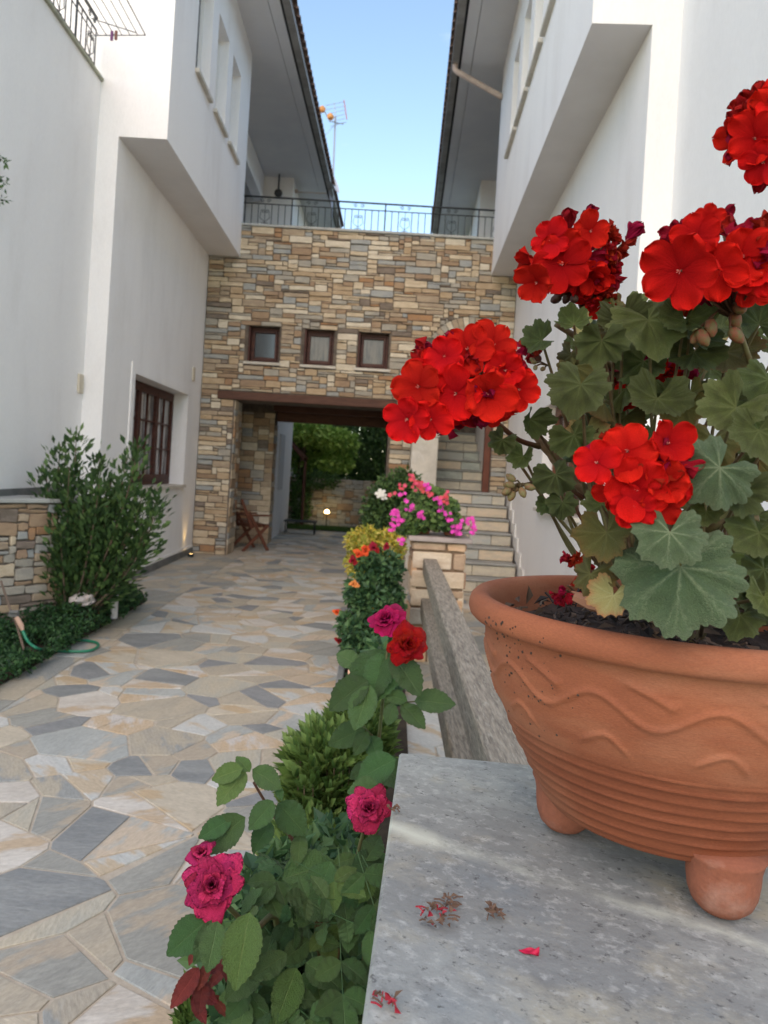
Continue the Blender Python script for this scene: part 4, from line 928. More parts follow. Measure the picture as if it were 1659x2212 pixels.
# twig of a plant entering at the left edge
TW = thing('climbing_plant', V((-2.93,5.6,1.1)), 'sparse leafy twig at the left edge against the white wall', 'plant')
m1 = MB(); f1 = MB()
for (xa, ya, xb, yb) in ((-60,300,8,350),(-60,380,12,392),(-60,440,10,432),(-70,360,6,410)):
    a, b = at(xa,ya,5.5), at(xb,yb,5.55); m1.tube([a, a.lerp(b,.5)+Z_*.02, b], [.005,.003,.0015], 5)
    for k in range(26): t = rl_.uniform(.3,1.05); leaf_quad(f1, a.lerp(b,t)+rvec(rl_)*.02, rvec(rl_)+V((.5,0,0)), rvec(rl_), .045, .02, rl_.randrange(3))
m1.tube([V((-2.95,5.6,1.1)), V((-2.93,5.4,2.4)), at(-60,440,5.5), at(-60,300,5.5)], [.02,.015,.012,.008], 6)
m1.build('branch', BARK, TW); f1.build('foliage', GB, TW)

# ------------------------------------------------------------------ RIGHT: pier with cap, railing, near slab
def pillar(name, x0, y0, x1, y1, z1, label, rnd_, unit=.07, wr=(3,7), weights=None, M_=None):
    t = thing(name, ((x0+x1)/2,(y0+y1)/2,0), label, 'pillar')
    m1 = MB(); m1.box((x0+.015,y0+.015,0),(x1-.015,y1-.015,z1)); m1.build('core', mat('pillar_mortar', (.20,.14,.09), rough=.95), t)
    its = []
    for (o, u, n, W_) in ((V((x0,y0+.015,0)),X_,-Y_,x1-x0),(V((x0+.015,y0,0)),Y_,-X_,y1-y0),(V((x1-.015,y0,0)),Y_,X_,y1-y0)):
        its += [(o, u, Z_, n, r) for r in pack(W_, z1, unit, rnd_, wr=wr, ux=.05, gap=.020, hw=((1,25),(2,75)))]
    lay_stones(t, its, rnd_, mats=[sm('pier_peach', (.60,.42,.27), (.52,.34,.20)), sm('pier_cream', (.64,.55,.42), (.56,.46,.33)), sm('pier_tan', (.45,.33,.22), (.38,.27,.18)), sm('pier_grey', (.42,.42,.38), (.36,.34,.30)), sm('pier_brown', (.30,.20,.14), (.36,.24,.16))], weights=[30,25,16,10,6], dep=(.012,.02))
    return t
PP = pillar('stone_pillar', .335, 5.68, .755, 6.1, .935, 'square sandstone pillar with thin cap carrying pink geraniums', random.Random(15))
m1 = MB(); m1.bbox((.30,5.64,.937),(.79,6.14,.975),.005); m1.build('cap_slab', mat('rosy_marble', (.36,.31,.28), (.30,.26,.24), scale=8, rough=.6), PP)
S = .38; SZ = EYE-S
NP = thing('slab_pillar', (.4,.6,0), 'wide grey stone slab topped pillar in the foreground under the big pot', 'pillar')
SY = math.atan2(.0877, 1); MS = Matrix.Translation((.0583,1.007,0)) @ Matrix.Rotation(-SY, 4, 'Z')
# slab surface with real stone relief
SLAB = bpy.data.materials.new('grey_slab'); SLAB.use_nodes = True; nt = SLAB.node_tree; L = nt.links.new; P = nt.nodes['Principled BSDF']; P.inputs['Roughness'].default_value = .68; P.inputs['Specular IOR Level'].default_value = .35
tc = node(nt, 'ShaderNodeTexCoord'); mp = node(nt, 'ShaderNodeMapping'); mp.vector_type = 'TEXTURE'
def _os(px, py):
    dx, dy = px-806, py-1018; d = -dx*SR+dy*CR; return at(px, py, S*F/d)
Q1, Q3 = _os(1050,1850), _os(1600,2025); QD = (Q3-Q1); QA = math.atan2(QD.y, QD.x); mp.inputs['Scale'].default_value = (1.3,1,1); mp.inputs['Rotation'].default_value = (0,0,QA); L(tc.outputs['Object'], mp.inputs['Vector'])
def nz(sc_, det=8, ro=.65): n = node(nt, 'ShaderNodeTexNoise', Scale=sc_, Detail=det, Roughness=ro); L(mp.outputs[0], n.inputs['Vector']); return n.outputs['Fac']
def mr_(src, a, b, c=0., d=1.): n = node(nt, 'ShaderNodeMapRange'); n.inputs['From Min'].default_value = a; n.inputs['From Max'].default_value = b; n.inputs['To Min'].default_value = c; n.inputs['To Max'].default_value = d; L(src, n.inputs['Value']); return n.outputs[0]
def mixc(f, a, b):
    n = node(nt, 'ShaderNodeMix', data_type='RGBA'); L(f, n.inputs['Factor'])
    for q, i in ((a,'A'),(b,'B')):
        if isinstance(q, tuple): n.inputs[i].default_value = c4(q)
        else: L(q, n.inputs[i])
    return n.outputs['Result']
c_ = mixc(mr_(nz(4.2),.38,.62), (0.216,0.231,0.22), (0.32,0.344,0.32)); c_ = mixc(mr_(nz(6.1),.52,.64,0,.8), c_, (0.376,0.361,0.274)); c_ = mixc(mr_(nz(9.5,7,.7),.55,.70,0,.6), c_, (0.176,0.21,0.224)); c_ = mixc(mr_(nz(42,6,.75),.50,.70,0,.55), c_, (0.128,0.134,0.129)); c_ = mixc(mr_(nz(7.3,9,.7),.63,.70,0,.5), c_, (0.544,0.563,0.498)); c_ = mixc(mr_(nz(95,4,.7),.53,.70,0,.6), c_, (0.464,0.487,0.457)); c_ = mixc(mr_(nz(150,3,.7),.60,.70,0,.85), c_, (0.072,0.0756,0.0747))
gx = node(nt, 'ShaderNodeVectorMath', operation='DOT_PRODUCT'); nrm_ = V((-math.sin(QA), math.cos(QA), 0)); gx.inputs[1].default_value = nrm_; L(tc.outputs['Object'], gx.inputs[0])
gm = node(nt, 'ShaderNodeMath', operation='SUBTRACT'); L(gx.outputs['Value'], gm.inputs[0]); gm.inputs[1].default_value = Q1.dot(nrm_)
gw = node(nt, 'ShaderNodeMath', operation='MULTIPLY_ADD'); L(nz(5,4,.6), gw.inputs[0]); gw.inputs[1].default_value = .07; gw.inputs[2].default_value = -.035
ga = node(nt, 'ShaderNodeMath', operation='ADD'); L(gm.outputs[0], ga.inputs[0]); L(gw.outputs[0], ga.inputs[1]); gb = node(nt, 'ShaderNodeMath', operation='ABSOLUTE'); L(ga.outputs[0], gb.inputs[0])
gf = node(nt, 'ShaderNodeMath', operation='MULTIPLY'); L(mr_(gb.outputs[0], .001, .016, 1., 0.), gf.inputs[0]); L(mr_(nz(12,6,.7), .36, .60, .1, .85), gf.inputs[1])
c_ = mixc(gf.outputs[0], c_, (0.552,0.588,0.495))
L(c_, P.inputs['Base Color']); bp = node(nt, 'ShaderNodeBump'); bp.inputs['Strength'].default_value = .55; bp.inputs['Distance'].default_value = .006
ad = node(nt, 'ShaderNodeMath', operation='ADD'); L(nz(6), ad.inputs[0]); L(mr_(nz(90,6,.7),0,1,0,.35), ad.inputs[1]); L(ad.outputs[0], bp.inputs['Height']); L(bp.outputs[0], P.inputs['Normal'])
m1 = MB(); m1.bbox((0,-1.3,SZ-.035),(1.1,0,SZ),.003,M=MS); m1.build('slab', SLAB, NP)
m1 = MB(); m1.box((.06,-1.2,0),(1.0,-.06,SZ-.037),M=MS); m1.build('core', MOR, NP)
rp = random.Random(19); its = []
o1 = MS @ V((.06,-.06,0)); o2 = MS @ V((.06,-1.2,0)); us, ns = MS.to_3x3() @ X_, MS.to_3x3() @ Y_
its += [(o1, us, Z_, ns, r) for r in pack(.94, SZ-.04, .07, rp, wr=(3,7), ux=.05, gap=.012)]; its += [(o2, ns, Z_, -us, r) for r in pack(1.14, SZ-.04, .07, rp, wr=(3,7), ux=.05, gap=.012)]
lay_stones(NP, its, rp)
WR = thing('wooden_railing', (.38,3.5,0), 'weathered grey timber railing of two rails between the stone pillars', 'railing')
def timber(xa, ya, xb, yb, wd, z0, z1, name='rail'):
    a, b = V((xa,ya,0)), V((xb,yb,0)); d = (b-a); L_ = d.length; d.normalize(); s = V((d.y,-d.x,0))
    T = Matrix(((s.x,d.x,0,a.x),(s.y,d.y,0,a.y),(0,0,1,0),(0,0,0,1))); m1 = MB(); n = 20; rr3 = random.Random(int(z0*100))
    for k in range(n+1):
        y = L_*k/n; e = .006; q = lambda: rr3.uniform(-.0012,.0012)
        for (x, z) in ((e,z0),(wd-e,z0),(wd,z0+e),(wd,z1-e),(wd-e,z1),(e,z1),(0,z1-e),(0,z0+e)): m1.v.append(tuple(T @ V((x+q(), y, z+q()))))
    for k in range(n):
        for i in range(8): m1.f.append((k*8+i, k*8+(i+1) % 8, (k+1)*8+(i+1) % 8, (k+1)*8+i)); m1.m.append(0)
    m1.f.append(tuple(range(7,-1,-1))); m1.m.append(0); m1.f.append(tuple(n*8+i for i in range(8))); m1.m.append(0)
    return m1.build(name, OLDW, WR)
timber(.282, 1.05, .425, 5.675, .105, .69, .806); timber(.282, 1.05, .425, 5.675, .09, .38, .50)

# ------------------------------------------------------------------ BIG POT
PC = V((.328,.785,SZ)); RZ = .1226; TOPZ = S-RZ
POT = thing('terracotta_pot', PC, 'large round terracotta pot with wavy relief on three ball feet, holding red geraniums', 'plant pot')
prof = []
def addp(pts, n=4):
    for i in range(len(pts)-1):
        for k in range(n): t = k/n; prof.append((pts[i][0]*(1-t)+pts[i+1][0]*t, pts[i][1]*(1-t)+pts[i+1][1]*t))
body = [(.001,.040),(.07,.040),(.110,.041),(.122,.046),(.131,.058),(.138,.071),(.145,.083),(.152,.096),(.159,.109),(.166,.123),(.174,.138),(.182,.155),(.189,.175),(.194,.195),(.1965,.212),(.198,.2300)]
addp(body, 9); z1_ = TOPZ
rimp = [(.199,.2305),(.2055,.2308),(.2110,.2322),(.2145,.2355),(.2160,.2405),(.2158,.2465),(.2140,.2520),(.2100,.2562),(.2045,.2578),(.1985,.2565),(.1945,.2525),(.192,.247),(.1905,.238),(.188,.215),(.186,.20)]
addp(rimp, 2); prof.append(rimp[-1])
def relief(a, z, j):
    if j > len(body)*9-9: return 0
    if z < .137:
        u_ = (z-.050)/.0112; k_ = math.floor(u_); f = u_-k_
        if k_ < 0 or z > .1335: return 0
        irr = .75+.5*noise.noise(V((math.cos(a)*4,math.sin(a)*4,k_*3.1))); f += .10*noise.noise(V((math.cos(a)*2,math.sin(a)*2,k_*1.7)))
        return .0026*irr*(math.exp(-((f-.5)/.13)**2)+.35*math.exp(-((f-.72)/.2)**2))-.0006
    an = 12*(a+2.28); p_ = (an/(2*PI)) % 1.0       # 0 at a crest
    zw = .190+.0115*math.cos(an)
    q = math.exp(-((z-zw)/.0026)**2)
    if .22 < p_ < .70:                              # comma above each trough
        s_ = (p_-.22)/.48; zc = .216-.019*s_**1.3+(.004 if s_ > .9 else 0); q += math.exp(-((z-zc)/(.0016+.0022*s_))**2)*min(1, 5*s_, 14*(1-s_))
    p2 = (p_+.2) % 1.0
    if p2 < .52:                                    # arc under each crest
        s_ = p2/.52; zc = .149+.016*math.sin(min(s_*1.25,1.25)*PI*.62)-.020*max(0,s_-.55)**1.2*2; q += math.exp(-((z-zc)/.0024)**2)*min(1, 6*s_, 8*(1-s_))
    return .0030*q
PR = -.35
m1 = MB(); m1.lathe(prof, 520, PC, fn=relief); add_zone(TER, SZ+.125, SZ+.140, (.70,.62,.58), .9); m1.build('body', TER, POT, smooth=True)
for (x, y) in ((.232,.811),(.338,.670),(.43,.85)):
    m1 = MB(); m1.lathe([(.001,0),(.010,.0005),(.019,.004),(.026,.011),(.0300,.021),(.0315,.032),(.0320,.043),(.0340,.052),(.037,.058),(.001,.0585)], 28, (x,y,SZ)); m1.build('foot', TERF, POT, smooth=True)
m1 = MB(); rs3 = random.Random(2); nn = 40
vs_ = [(PC.x, PC.y, SZ+.222)]; fs_ = []
for j in range(1, 12):
    for k in range(nn):
        a = 2*PI*k/nn; q = .187*j/11; p = V((PC.x+q*math.cos(a), PC.y+q*math.sin(a), 0)); p.z = SZ+.222+.012*noise.noise(p*28)+.006*noise.noise(p*90)-.004*(j/11); vs_.append(tuple(p))
for k in range(nn): fs_.append((0,1+k,1+(k+1) % nn))
for j in range(10):
    for k in range(nn): fs_.append((1+j*nn+k, 1+(j+1)*nn+k, 1+(j+1)*nn+(k+1) % nn, 1+j*nn+(k+1) % nn))
m1.add(vs_, fs_); m1.build('soil', SOIL, POT)
# litter of dry bits on soil
m1 = MB()
for i in range(420):
    a = rs3.uniform(0,6.28); q = .178*math.sqrt(rs3.random()); p = V((PC.x+q*math.cos(a), PC.y+q*math.sin(a), SZ+.228+rs3.uniform(0,.010)))
    d = rvec(rs3); d.z *= .4; l_ = rs3.uniform(.006,.026); 
    if i % 3: leaf_quad(m1, p, d, (Z_+rvec(rs3)*.8).normalized(), l_, l_*.45, i % 2, .4)
    else: m1.tube([p-d*l_*.6, p+rvec(rs3)*.003, p+d*l_*.6], .0013, 4, i % 2)
m1.build('mulch', [mat('bark_bit', (.10,.07,.05), rough=.9), mat('dark_bit', (.035,.028,.025), rough=.9)], POT, kind='stuff')

# ------------------------------------------------------------------ geranium meshes
def ger_leaf_mesh(seed, mats, wave=1.0, cup=.18, fold=0):
    r = random.Random(seed); mb = MB(); NA, NR = 126, 9; amax = math.radians(158); mb.uv = []
    ph = r.uniform(0,6.28); asym = r.uniform(-.06,.06)
    for j in range(NR+1):
        for i in range(NA+1):
            f = i/NA; th = -amax+2*amax*f; q = j/NR
            lob = 1-.13*abs(math.sin(7*PI*f))**-0.0*0
            lobe = 1-.21*(1-abs(math.sin(PI*7*f))**.6)          # 7 lobes
            scal = 1+.045*(1-2*abs(((21*f+.5) % 1)-.5)*2)+.014*math.sin(2*PI*43*f+ph)
            back = (1-.18*(abs(th)/amax)**3)*(1+.10*noise.noise(V((math.sin(th)*1.3,math.cos(th)*1.3,seed*3.7))))
            rad = (lobe*scal if q > .5 else 1+(lobe*scal-1)*q/.5)*back*(1+asym*math.sin(th))
            x, y = rad*q*math.sin(th), rad*q*math.cos(th)
            pleat = -.05*math.cos(2*PI*7*f)*q*(1-.2*q)
            z = cup*q**1.6+fold*abs(x)*(1-.3*abs(x))+pleat*wave+.07*wave*q**2*math.sin(3*th+ph)+.05*wave*q**3*math.sin(5*th+ph*2)+.05*noise.noise(V((x*3,y*3,seed)))*q+.02*noise.noise(V((x*7,y*7,seed)))
            mb.v.append((x,y,z)); mb.uv.append((f, q))
    for j in range(NR):
        for i in range(NA):
            a = j*(NA+1)+i; mb.f.append((a,a+1,a+NA+2,a+NA+1) if j else (a,a+NA+2,a+NA+1)); mb.m.append(0)
    return mb.mesh('geranium_leaf', mats, True)
GLM = leafmat('geranium_leaf_green', (.066,.090,.022), (.14,.17,.06), zone=(.035,.038,.012), edge=(.11,.135,.05), nv=7, mode='fan', rough=.65, rand=.3, trans=.15)
GLF = leafmat('geranium_leaf_grey', (.066,.102,.046), (.25,.29,.17), zone=(.05,.07,.035), edge=(.10,.13,.07), nv=7, mode='fan', rough=.7, rand=.15, trans=.12)
GLY = leafmat('geranium_leaf_yellow', (.34,.33,.13), (.44,.43,.22), edge=(.40,.17,.07), nv=7, mode='fan', rough=.7, rand=.15, trans=.25)
GLO = leafmat('geranium_leaf_olive', (.10,.095,.028), (.17,.16,.06), edge=(.16,.09,.03), nv=7, mode='fan', rough=.65, rand=.3, trans=.2)
gl_g = [ger_leaf_mesh(i, GLM, 1.5+.6*(i % 3), (.32,.1,-.25,.5)[i % 4], (0,.55,0,-.4,.8,.25,.5,-.2)[i]) for i in range(8)]
gl_f = [ger_leaf_mesh(10+i, GLF, .9+.3*i, (-.14,-.22,.12)[i]) for i in range(3)]
gl_y = [ger_leaf_mesh(20+i, GLY, 1.5, .5) for i in range(2)]
gl_o = [ger_leaf_mesh(30+i, GLO, 1.6, (.4,-.3)[i]) for i in range(2)]
def pose(p, n, d, s):
    n = V(n).normalized(); d = V(d); d = d-n*d.dot(n); d = d.normalized() if d.length > 1e-4 else n.orthogonal().normalized(); x = d.cross(n)
    s3 = s if isinstance(s, (tuple, list)) else (s, s, s)
    return Matrix(((x.x*s3[0],d.x*s3[1],n.x*s3[2],p.x),(x.y*s3[0],d.y*s3[1],n.y*s3[2],p.y),(x.z*s3[0],d.z*s3[1],n.z*s3[2],p.z),(0,0,0,1)))
def petal_mesh(seed, m, wid=.98, curl=.12, ruf=.05, notch=.05, name='petal', NI=12, NJ=10):
    r = random.Random(seed); mb = MB(); mb.uv = []; ph = r.uniform(0,6.28)
    for j in range(NJ+1):
        t = j/NJ; w_ = wid*.5*(math.sin(min(t*1.0,1)**.72*PI*.80+.04))**.9 if t < .97 else wid*.5*.45
        w_ = wid*.5*(max(.08, (math.sin(PI/2*min(1,t/.64)))**.85) if t < .64 else max(.02, math.sqrt(max(0,1-((t-.64)/.362)**2))))
        for i in range(NI+1):
            f = i/NI*2-1; x = w_*f; yy_ = t-(notch*(1-abs(f))**2*2 if j == NJ else 0)*0; yy_ = t-notch*max(0,1-abs(f)*2.2)*t**6
            z = curl*t*t+.16*wid*f*f*t*.6+ruf*math.sin(f*5+ph)*t**2+ruf*.7*math.sin(t*7+f*3+ph)*t+.02*math.sin(f*14+ph)*t
            mb.v.append((x,yy_,z)); mb.uv.append(((f+1)/2, t))
    for j in range(NJ):
        for i in range(NI): a = j*(NI+1)+i; mb.f.append((a,a+1,a+NI+2,a+NI+1)); mb.m.append(0)
    return mb
def join_into(dst, src, M_):
    b = len(dst.v); dst.v += [tuple(M_ @ V(p)) for p in src.v]
    if dst.uv is None: dst.uv = []
    dst.uv += src.uv; dst.f += [tuple(i+b for i in f) for f in src.f]; dst.m += src.m
RED = leafmat('geranium_red', (.40,.005,.007), (.28,.003,.005), nv=9, mode='fan', rough=.7, spec=.06, hue=.012, rand=.28, trans=.22, tip=(.72,.016,.010), pw=1.4)
CRIM = leafmat('geranium_crimson', (.30,.006,.018), (.18,.004,.012), nv=9, mode='fan', spec=.12, rough=.6, rand=.28, trans=.15)
GPK = mat('stamen_pink', (.75,.30,.25), rough=.5)
STEM_G = mat('geranium_stem', (.13,.12,.05), (.10,.06,.03), scale=30, rough=.6, trans=.0)
STEM_R = mat('geranium_stalk', (.10,.035,.02), (.07,.05,.02), scale=30, rough=.6)
STEM_B = mat('geranium_wood', (.22,.14,.08), (.12,.08,.045), scale=25, rough=.8, bump=.4, bscale=120)
def floret_mesh(seed, m, openness=.25, wid=1.0, crumple=.085):
    r = random.Random(seed); d = MB(); d.uv = []; wid *= .88
    for k in range(5):
        a = 2*PI*k/5+r.uniform(-.14,.14); sc_ = r.uniform(.92,1.1)*(1.08 if k in (1,4) else 1)
        tilt = openness+r.uniform(-.12,.18)
        M_ = Matrix.Rotation(a, 4, 'Z') @ Matrix.Rotation(tilt, 4, 'X') @ Matrix.Diagonal((sc_,sc_,sc_,1)) @ Matrix.Translation((0,.05,.004*k))
        join_into(d, petal_mesh(seed*7+k, None, wid*r.uniform(.9,1.1), curl=r.uniform(-.14,.08), ruf=crumple*r.uniform(.5,1.4)), M_)
    k0 = len(d.v)
    for k in range(6):
        a = r.uniform(0,6.28); d.tube([(0,0,0),(.03*math.cos(a),.03*math.sin(a),.10),(.06*math.cos(a),.06*math.sin(a),.19)], .008, 4, 1); 
    d.uv += [(0,0)]*(len(d.v)-k0)
    return d.mesh('floret', [m, GPK], True)
FR = [floret_mesh(i, RED, (.2,.35,.1,.5,.28,.15)[i]) for i in range(6)]
FC = [floret_mesh(20+i, CRIM, (.7,1.0,1.25)[i], wid=.7, crumple=.13) for i in range(3)]
GP = thing('geranium', PC+V((0,0,.22)), 'large red geranium with scalloped green leaves growing in the terracotta pot', 'plant')
rg2 = random.Random(50)
CAMP = V((0,0,EYE))
def add_floret(parent, mesh, p, n, s): return link('floret', mesh, parent, pose(p, n, rvec(rg2), s))
BUD = MB(); BUD.lathe([(.001,0),(.25,.1),(.34,.4),(.30,.75),(.12,1.0),(.001,1.05)], 10); BUDm = BUD.mesh('bud', mat('red_green_bud', (.20,.06,.03), (.12,.11,.04), scale=3, rough=.6), True)
BUDD = BUD.mesh('bud', mat('dark_bud', (.05,.015,.015), (.08,.05,.03), scale=3, rough=.6), True)
BUDG = BUD.mesh('bud', mat('green_bud', (.16,.15,.06), (.20,.10,.05), scale=2, rough=.6), True)
def head(cx, cy, Yd, rx, ry, rz, big, root, nr=16, nc=14, seed=0, size=.030, bud=0, crim_side=None):
    """umbel: florets on an ellipsoid round at(cx,cy,Yd); rx, ry in pixels; big: hand-placed facing florets (px,py,size px)"""
    r = random.Random(seed); c = at(cx, cy, Yd); mpp = Yd/F; RX, RZ_ = rx*mpp, ry*mpp; RY = rz
    hub = root; hd = MB(); 
    outs = []
    for (x, y, s_) in big:
        p = at(x, y, Yd-RY*.95); tc = (CAMP-p).normalized(); v = (p-c); nrm = (tc*1.1+v.normalized()*.55+rvec(r)*.25).normalized(); outs.append((p, nrm, s_*mpp*.5, 'r'))
    for k in range(nr):
        v = rvec(r)
        if v.y > .5: v.y *= -1
        p = c+V((v.x*RX*.85, v.y*RY*.8, v.z*RZ_*.85)); kd = 'c' if (v.z > .0 and r.random() < .8) or r.random() < .3 else 'r'; outs.append((p, (v*1.0+(CAMP-p).normalized()*.35+rvec(r)*.3).normalized(), size*r.uniform(.75,1.05)*(.9 if kd == 'c' else 1), kd))
    for k in range(nc):
        v = rvec(r); q = r.uniform(.4,.85); p = c+V((v.x*RX*q, v.y*RY*q+.004, v.z*RZ_*q))
        if crim_side: p += V((crim_side[0]*mpp*r.random(), 0, -crim_side[1]*mpp*r.random()))
        outs.append((p, (v+rvec(r)*.5).normalized(), size*r.uniform(.6,.85), 'c'))
    for (p, nrm, s_, k) in outs: hd.tube([hub, hub.lerp(p,.5)+rvec(r)*.004, p-nrm*s_*.1], .0011, 5)
    hd.sphere(hub, .005, 8, 6)
    ho = hd.build('flower_head', STEM_R, GP, smooth=True)
    for (p, nrm, s_, k) in outs:
        m_ = r.choice(FR) if k == 'r' else r.choice(FC); link('floret', m_, ho, pose(p, nrm, rvec(r), s_))
    return ho
H1 = head(1005,830,.70,118,88,.045,[(985,850,115),(1050,850,120),(905,835,105),(880,905,95),(930,905,90),(1010,755,105),(1065,745,95),(960,770,80),(1120,840,85),(1090,800,90)], at(1040,890,.73), nr=24, nc=26, seed=1, size=.024)
H2 = head(1235,560,.74,92,72,.042,[(1213,570,120),(1275,500,80),(1190,520,85),(1160,610,90)], at(1248,640,.75), nr=10, nc=28, seed=2, size=.024, crim_side=(75,-45))
H3 = head(1555,560,.66,118,88,.045,[(1470,585,150),(1545,580,120),(1600,555,120),(1505,510,95),(1640,560,110),(1530,470,60),(1640,590,90)], at(1590,690,.68), nr=14, nc=26, seed=3, size=.026)
H4 = head(1665,290,.66,66,75,.04,[(1630,300,110),(1650,350,90)], at(1690,420,.68), nr=16, nc=16, seed=4, size=.026)
H5 = head(1372,1020,.60,92,70,.035,[(1290,1000,100),(1375,1055,130),(1440,960,105),(1355,975,110),(1440,1040,100),(1370,1095,90),(1425,1085,95)], at(1385,1085,.64), nr=12, nc=4, seed=5, size=.023)
H6 = head(1415,795,.80,70,52,.03,[(1440,775,60),(1350,855,60)], at(1440,850,.83), nr=4, nc=16, seed=6, size=.022)
H7 = head(1245,1215,.74,22,18,.012,[], at(1270,1235,.76), nr=0, nc=8, seed=7, size=.014)
H8 = head(1222,1275,.70,14,20,.01,[], at(1240,1290,.72), nr=1, nc=5, seed=8, size=.014)
H9 = head(1295,640,.74,30,30,.012,[], at(1262,610,.75), nr=1, nc=10, seed=9, size=.016)
H10 = head(1140,750,.76,24,18,.01,[], at(1160,775,.77), nr=1, nc=5, seed=10, size=.015)
# stalks and branches
root = V((PC.x,PC.y,SZ+.215))
def stalk(pts, r0, r1, m, name='stem'):
    m1 = MB(); P_ = smooth([V(p) for p in pts], 6); n = len(P_); m1.tube(P_, [r0+(r1-r0)*i/(n-1)+(.0006*math.sin(i*1.9) if r0 > .004 else 0) for i in range(n)], 8); return m1.build(name, m, GP, smooth=True)
stalk([at(1040,890,.73), at(1075,915,.75), at(1120,950,.78), at(1165,965,.80)], .0022, .0032, STEM_R)
stalk([at(1150,930,.80), at(1190,980,.80), at(1240,1040,.80), at(1300,1085,.80), at(1360,1150,.80), at(1400,1290,.80), root+V((-.01,0,.0))], .005, .0075, STEM_B)
stalk([at(1248,640,.75), at(1262,680,.77), at(1290,760,.80), at(1330,860,.82), at(1350,1000,.82), at(1390,1150,.81), root], .0022, .006, STEM_R)
stalk([at(1590,690,.68), at(1620,780,.71), at(1655,870,.74), at(1640,1000,.78), at(1560,1180,.80), root+V((.02,0,0))], .0022, .006, STEM_G)
stalk([at(1690,420,.68), at(1700,600,.72), at(1680,850,.78), at(1600,1150,.80), root+V((.03,.01,0))], .0024, .006, STEM_G)
stalk([at(1385,1085,.64), at(1400,1140,.68), at(1420,1230,.74), root], .0022, .005, STEM_G)
stalk([at(1440,850,.83), at(1440,1000,.84), at(1430,1180,.82), root], .0022, .006, STEM_B)
stalk([at(1120,1050,.72), at(1160,1043,.74), at(1215,1050,.77), at(1260,1075,.79)], .0016, .0024, STEM_R)
stalk([at(1200,860,.80), at(1260,885,.80), at(1330,930,.80), at(1420,1010,.82)], .002, .004, STEM_R)
stalk([at(1200,700,.80), at(1290,760,.81), at(1370,850,.82)], .003, .005, STEM_G)
stalk([at(1230,1050,.79), at(1250,1110,.79), at(1280,1150,.80)], .002, .002, STEM_R)
stalk([at(1640,1120,.72), at(1560,1130,.74), at(1490,1180,.78), at(1430,1260,.80)], .003, .006, STEM_G)
# buds
def buds(cx, cy, Yd, n, mesh, s, spread, hub=None, seed=1):
    r = random.Random(seed); hub = hub or at(cx, cy-20, Yd); hd = MB(); L_ = []
    for k in range(n):
        p = at(cx+r.uniform(-spread,spread), cy+r.uniform(-spread*.6,spread*.6), Yd+r.uniform(-.01,.01)); d = (p-hub); d = d.normalized() if d.length > 1e-4 else -Z_; L_.append((p, d)); hd.tube([hub, hub.lerp(p,.6)+Z_*.002, p], .0009, 5)
    ho = hd.build('bud_cluster', STEM_R, GP)
    for p, d in L_: link('bud', mesh, ho, pose(p, rvec(r), d, s).copy() @ Matrix.Rotation(-PI/2, 4, 'X'))
buds(1560,690,.67,6,BUDm,.017,55, at(1580,650,.68),1); buds(1225,635,.74,3,BUDD,.013,18, at(1240,600,.75),2); buds(1120,1050,.72,9,BUDG,.011,18, at(1125,1046,.725),3); buds(1165,790,.75,4,BUDG,.007,14, at(1185,790,.76),4)
# leaves, hand placed: px, py, Y, size px (diameter), direction of tip on image (dx,dy), tilt, kind
def gleaf(px, py, Yd, dia, tip=(0,1), tilt=0, kind='g', face=(0,0), stem=True):
    p = at(px, py, Yd); tc = (CAMP-p).normalized(); right = V((CR,0,-SR)); down = V((-SR,0,-CR))
    n = (tc+right*face[0]-down*face[1]+Z_*.0).normalized(); d = right*tip[0]+down*tip[1]
    s_ = dia*Yd/F*.5; lib = {'g':gl_g,'f':gl_f,'y':gl_y,'o':gl_o}[kind]; me = rg2.choice(lib)
    link('leaf', me, GP, pose(p, n, d, (s_,s_,s_)))
    if stem:
        b = root+V((rg2.uniform(-.05,.05), rg2.uniform(-.03,.03), 0)); q = p.lerp(b, .35)+V((0,.035,0)); q2 = p.lerp(b, .7)+V((0,.02,0))
        stalk([p-n*.0006, p+tc*-.012+(q-p)*.3, q, q2], .0012, .0022, STEM_G, 'leaf_stalk')
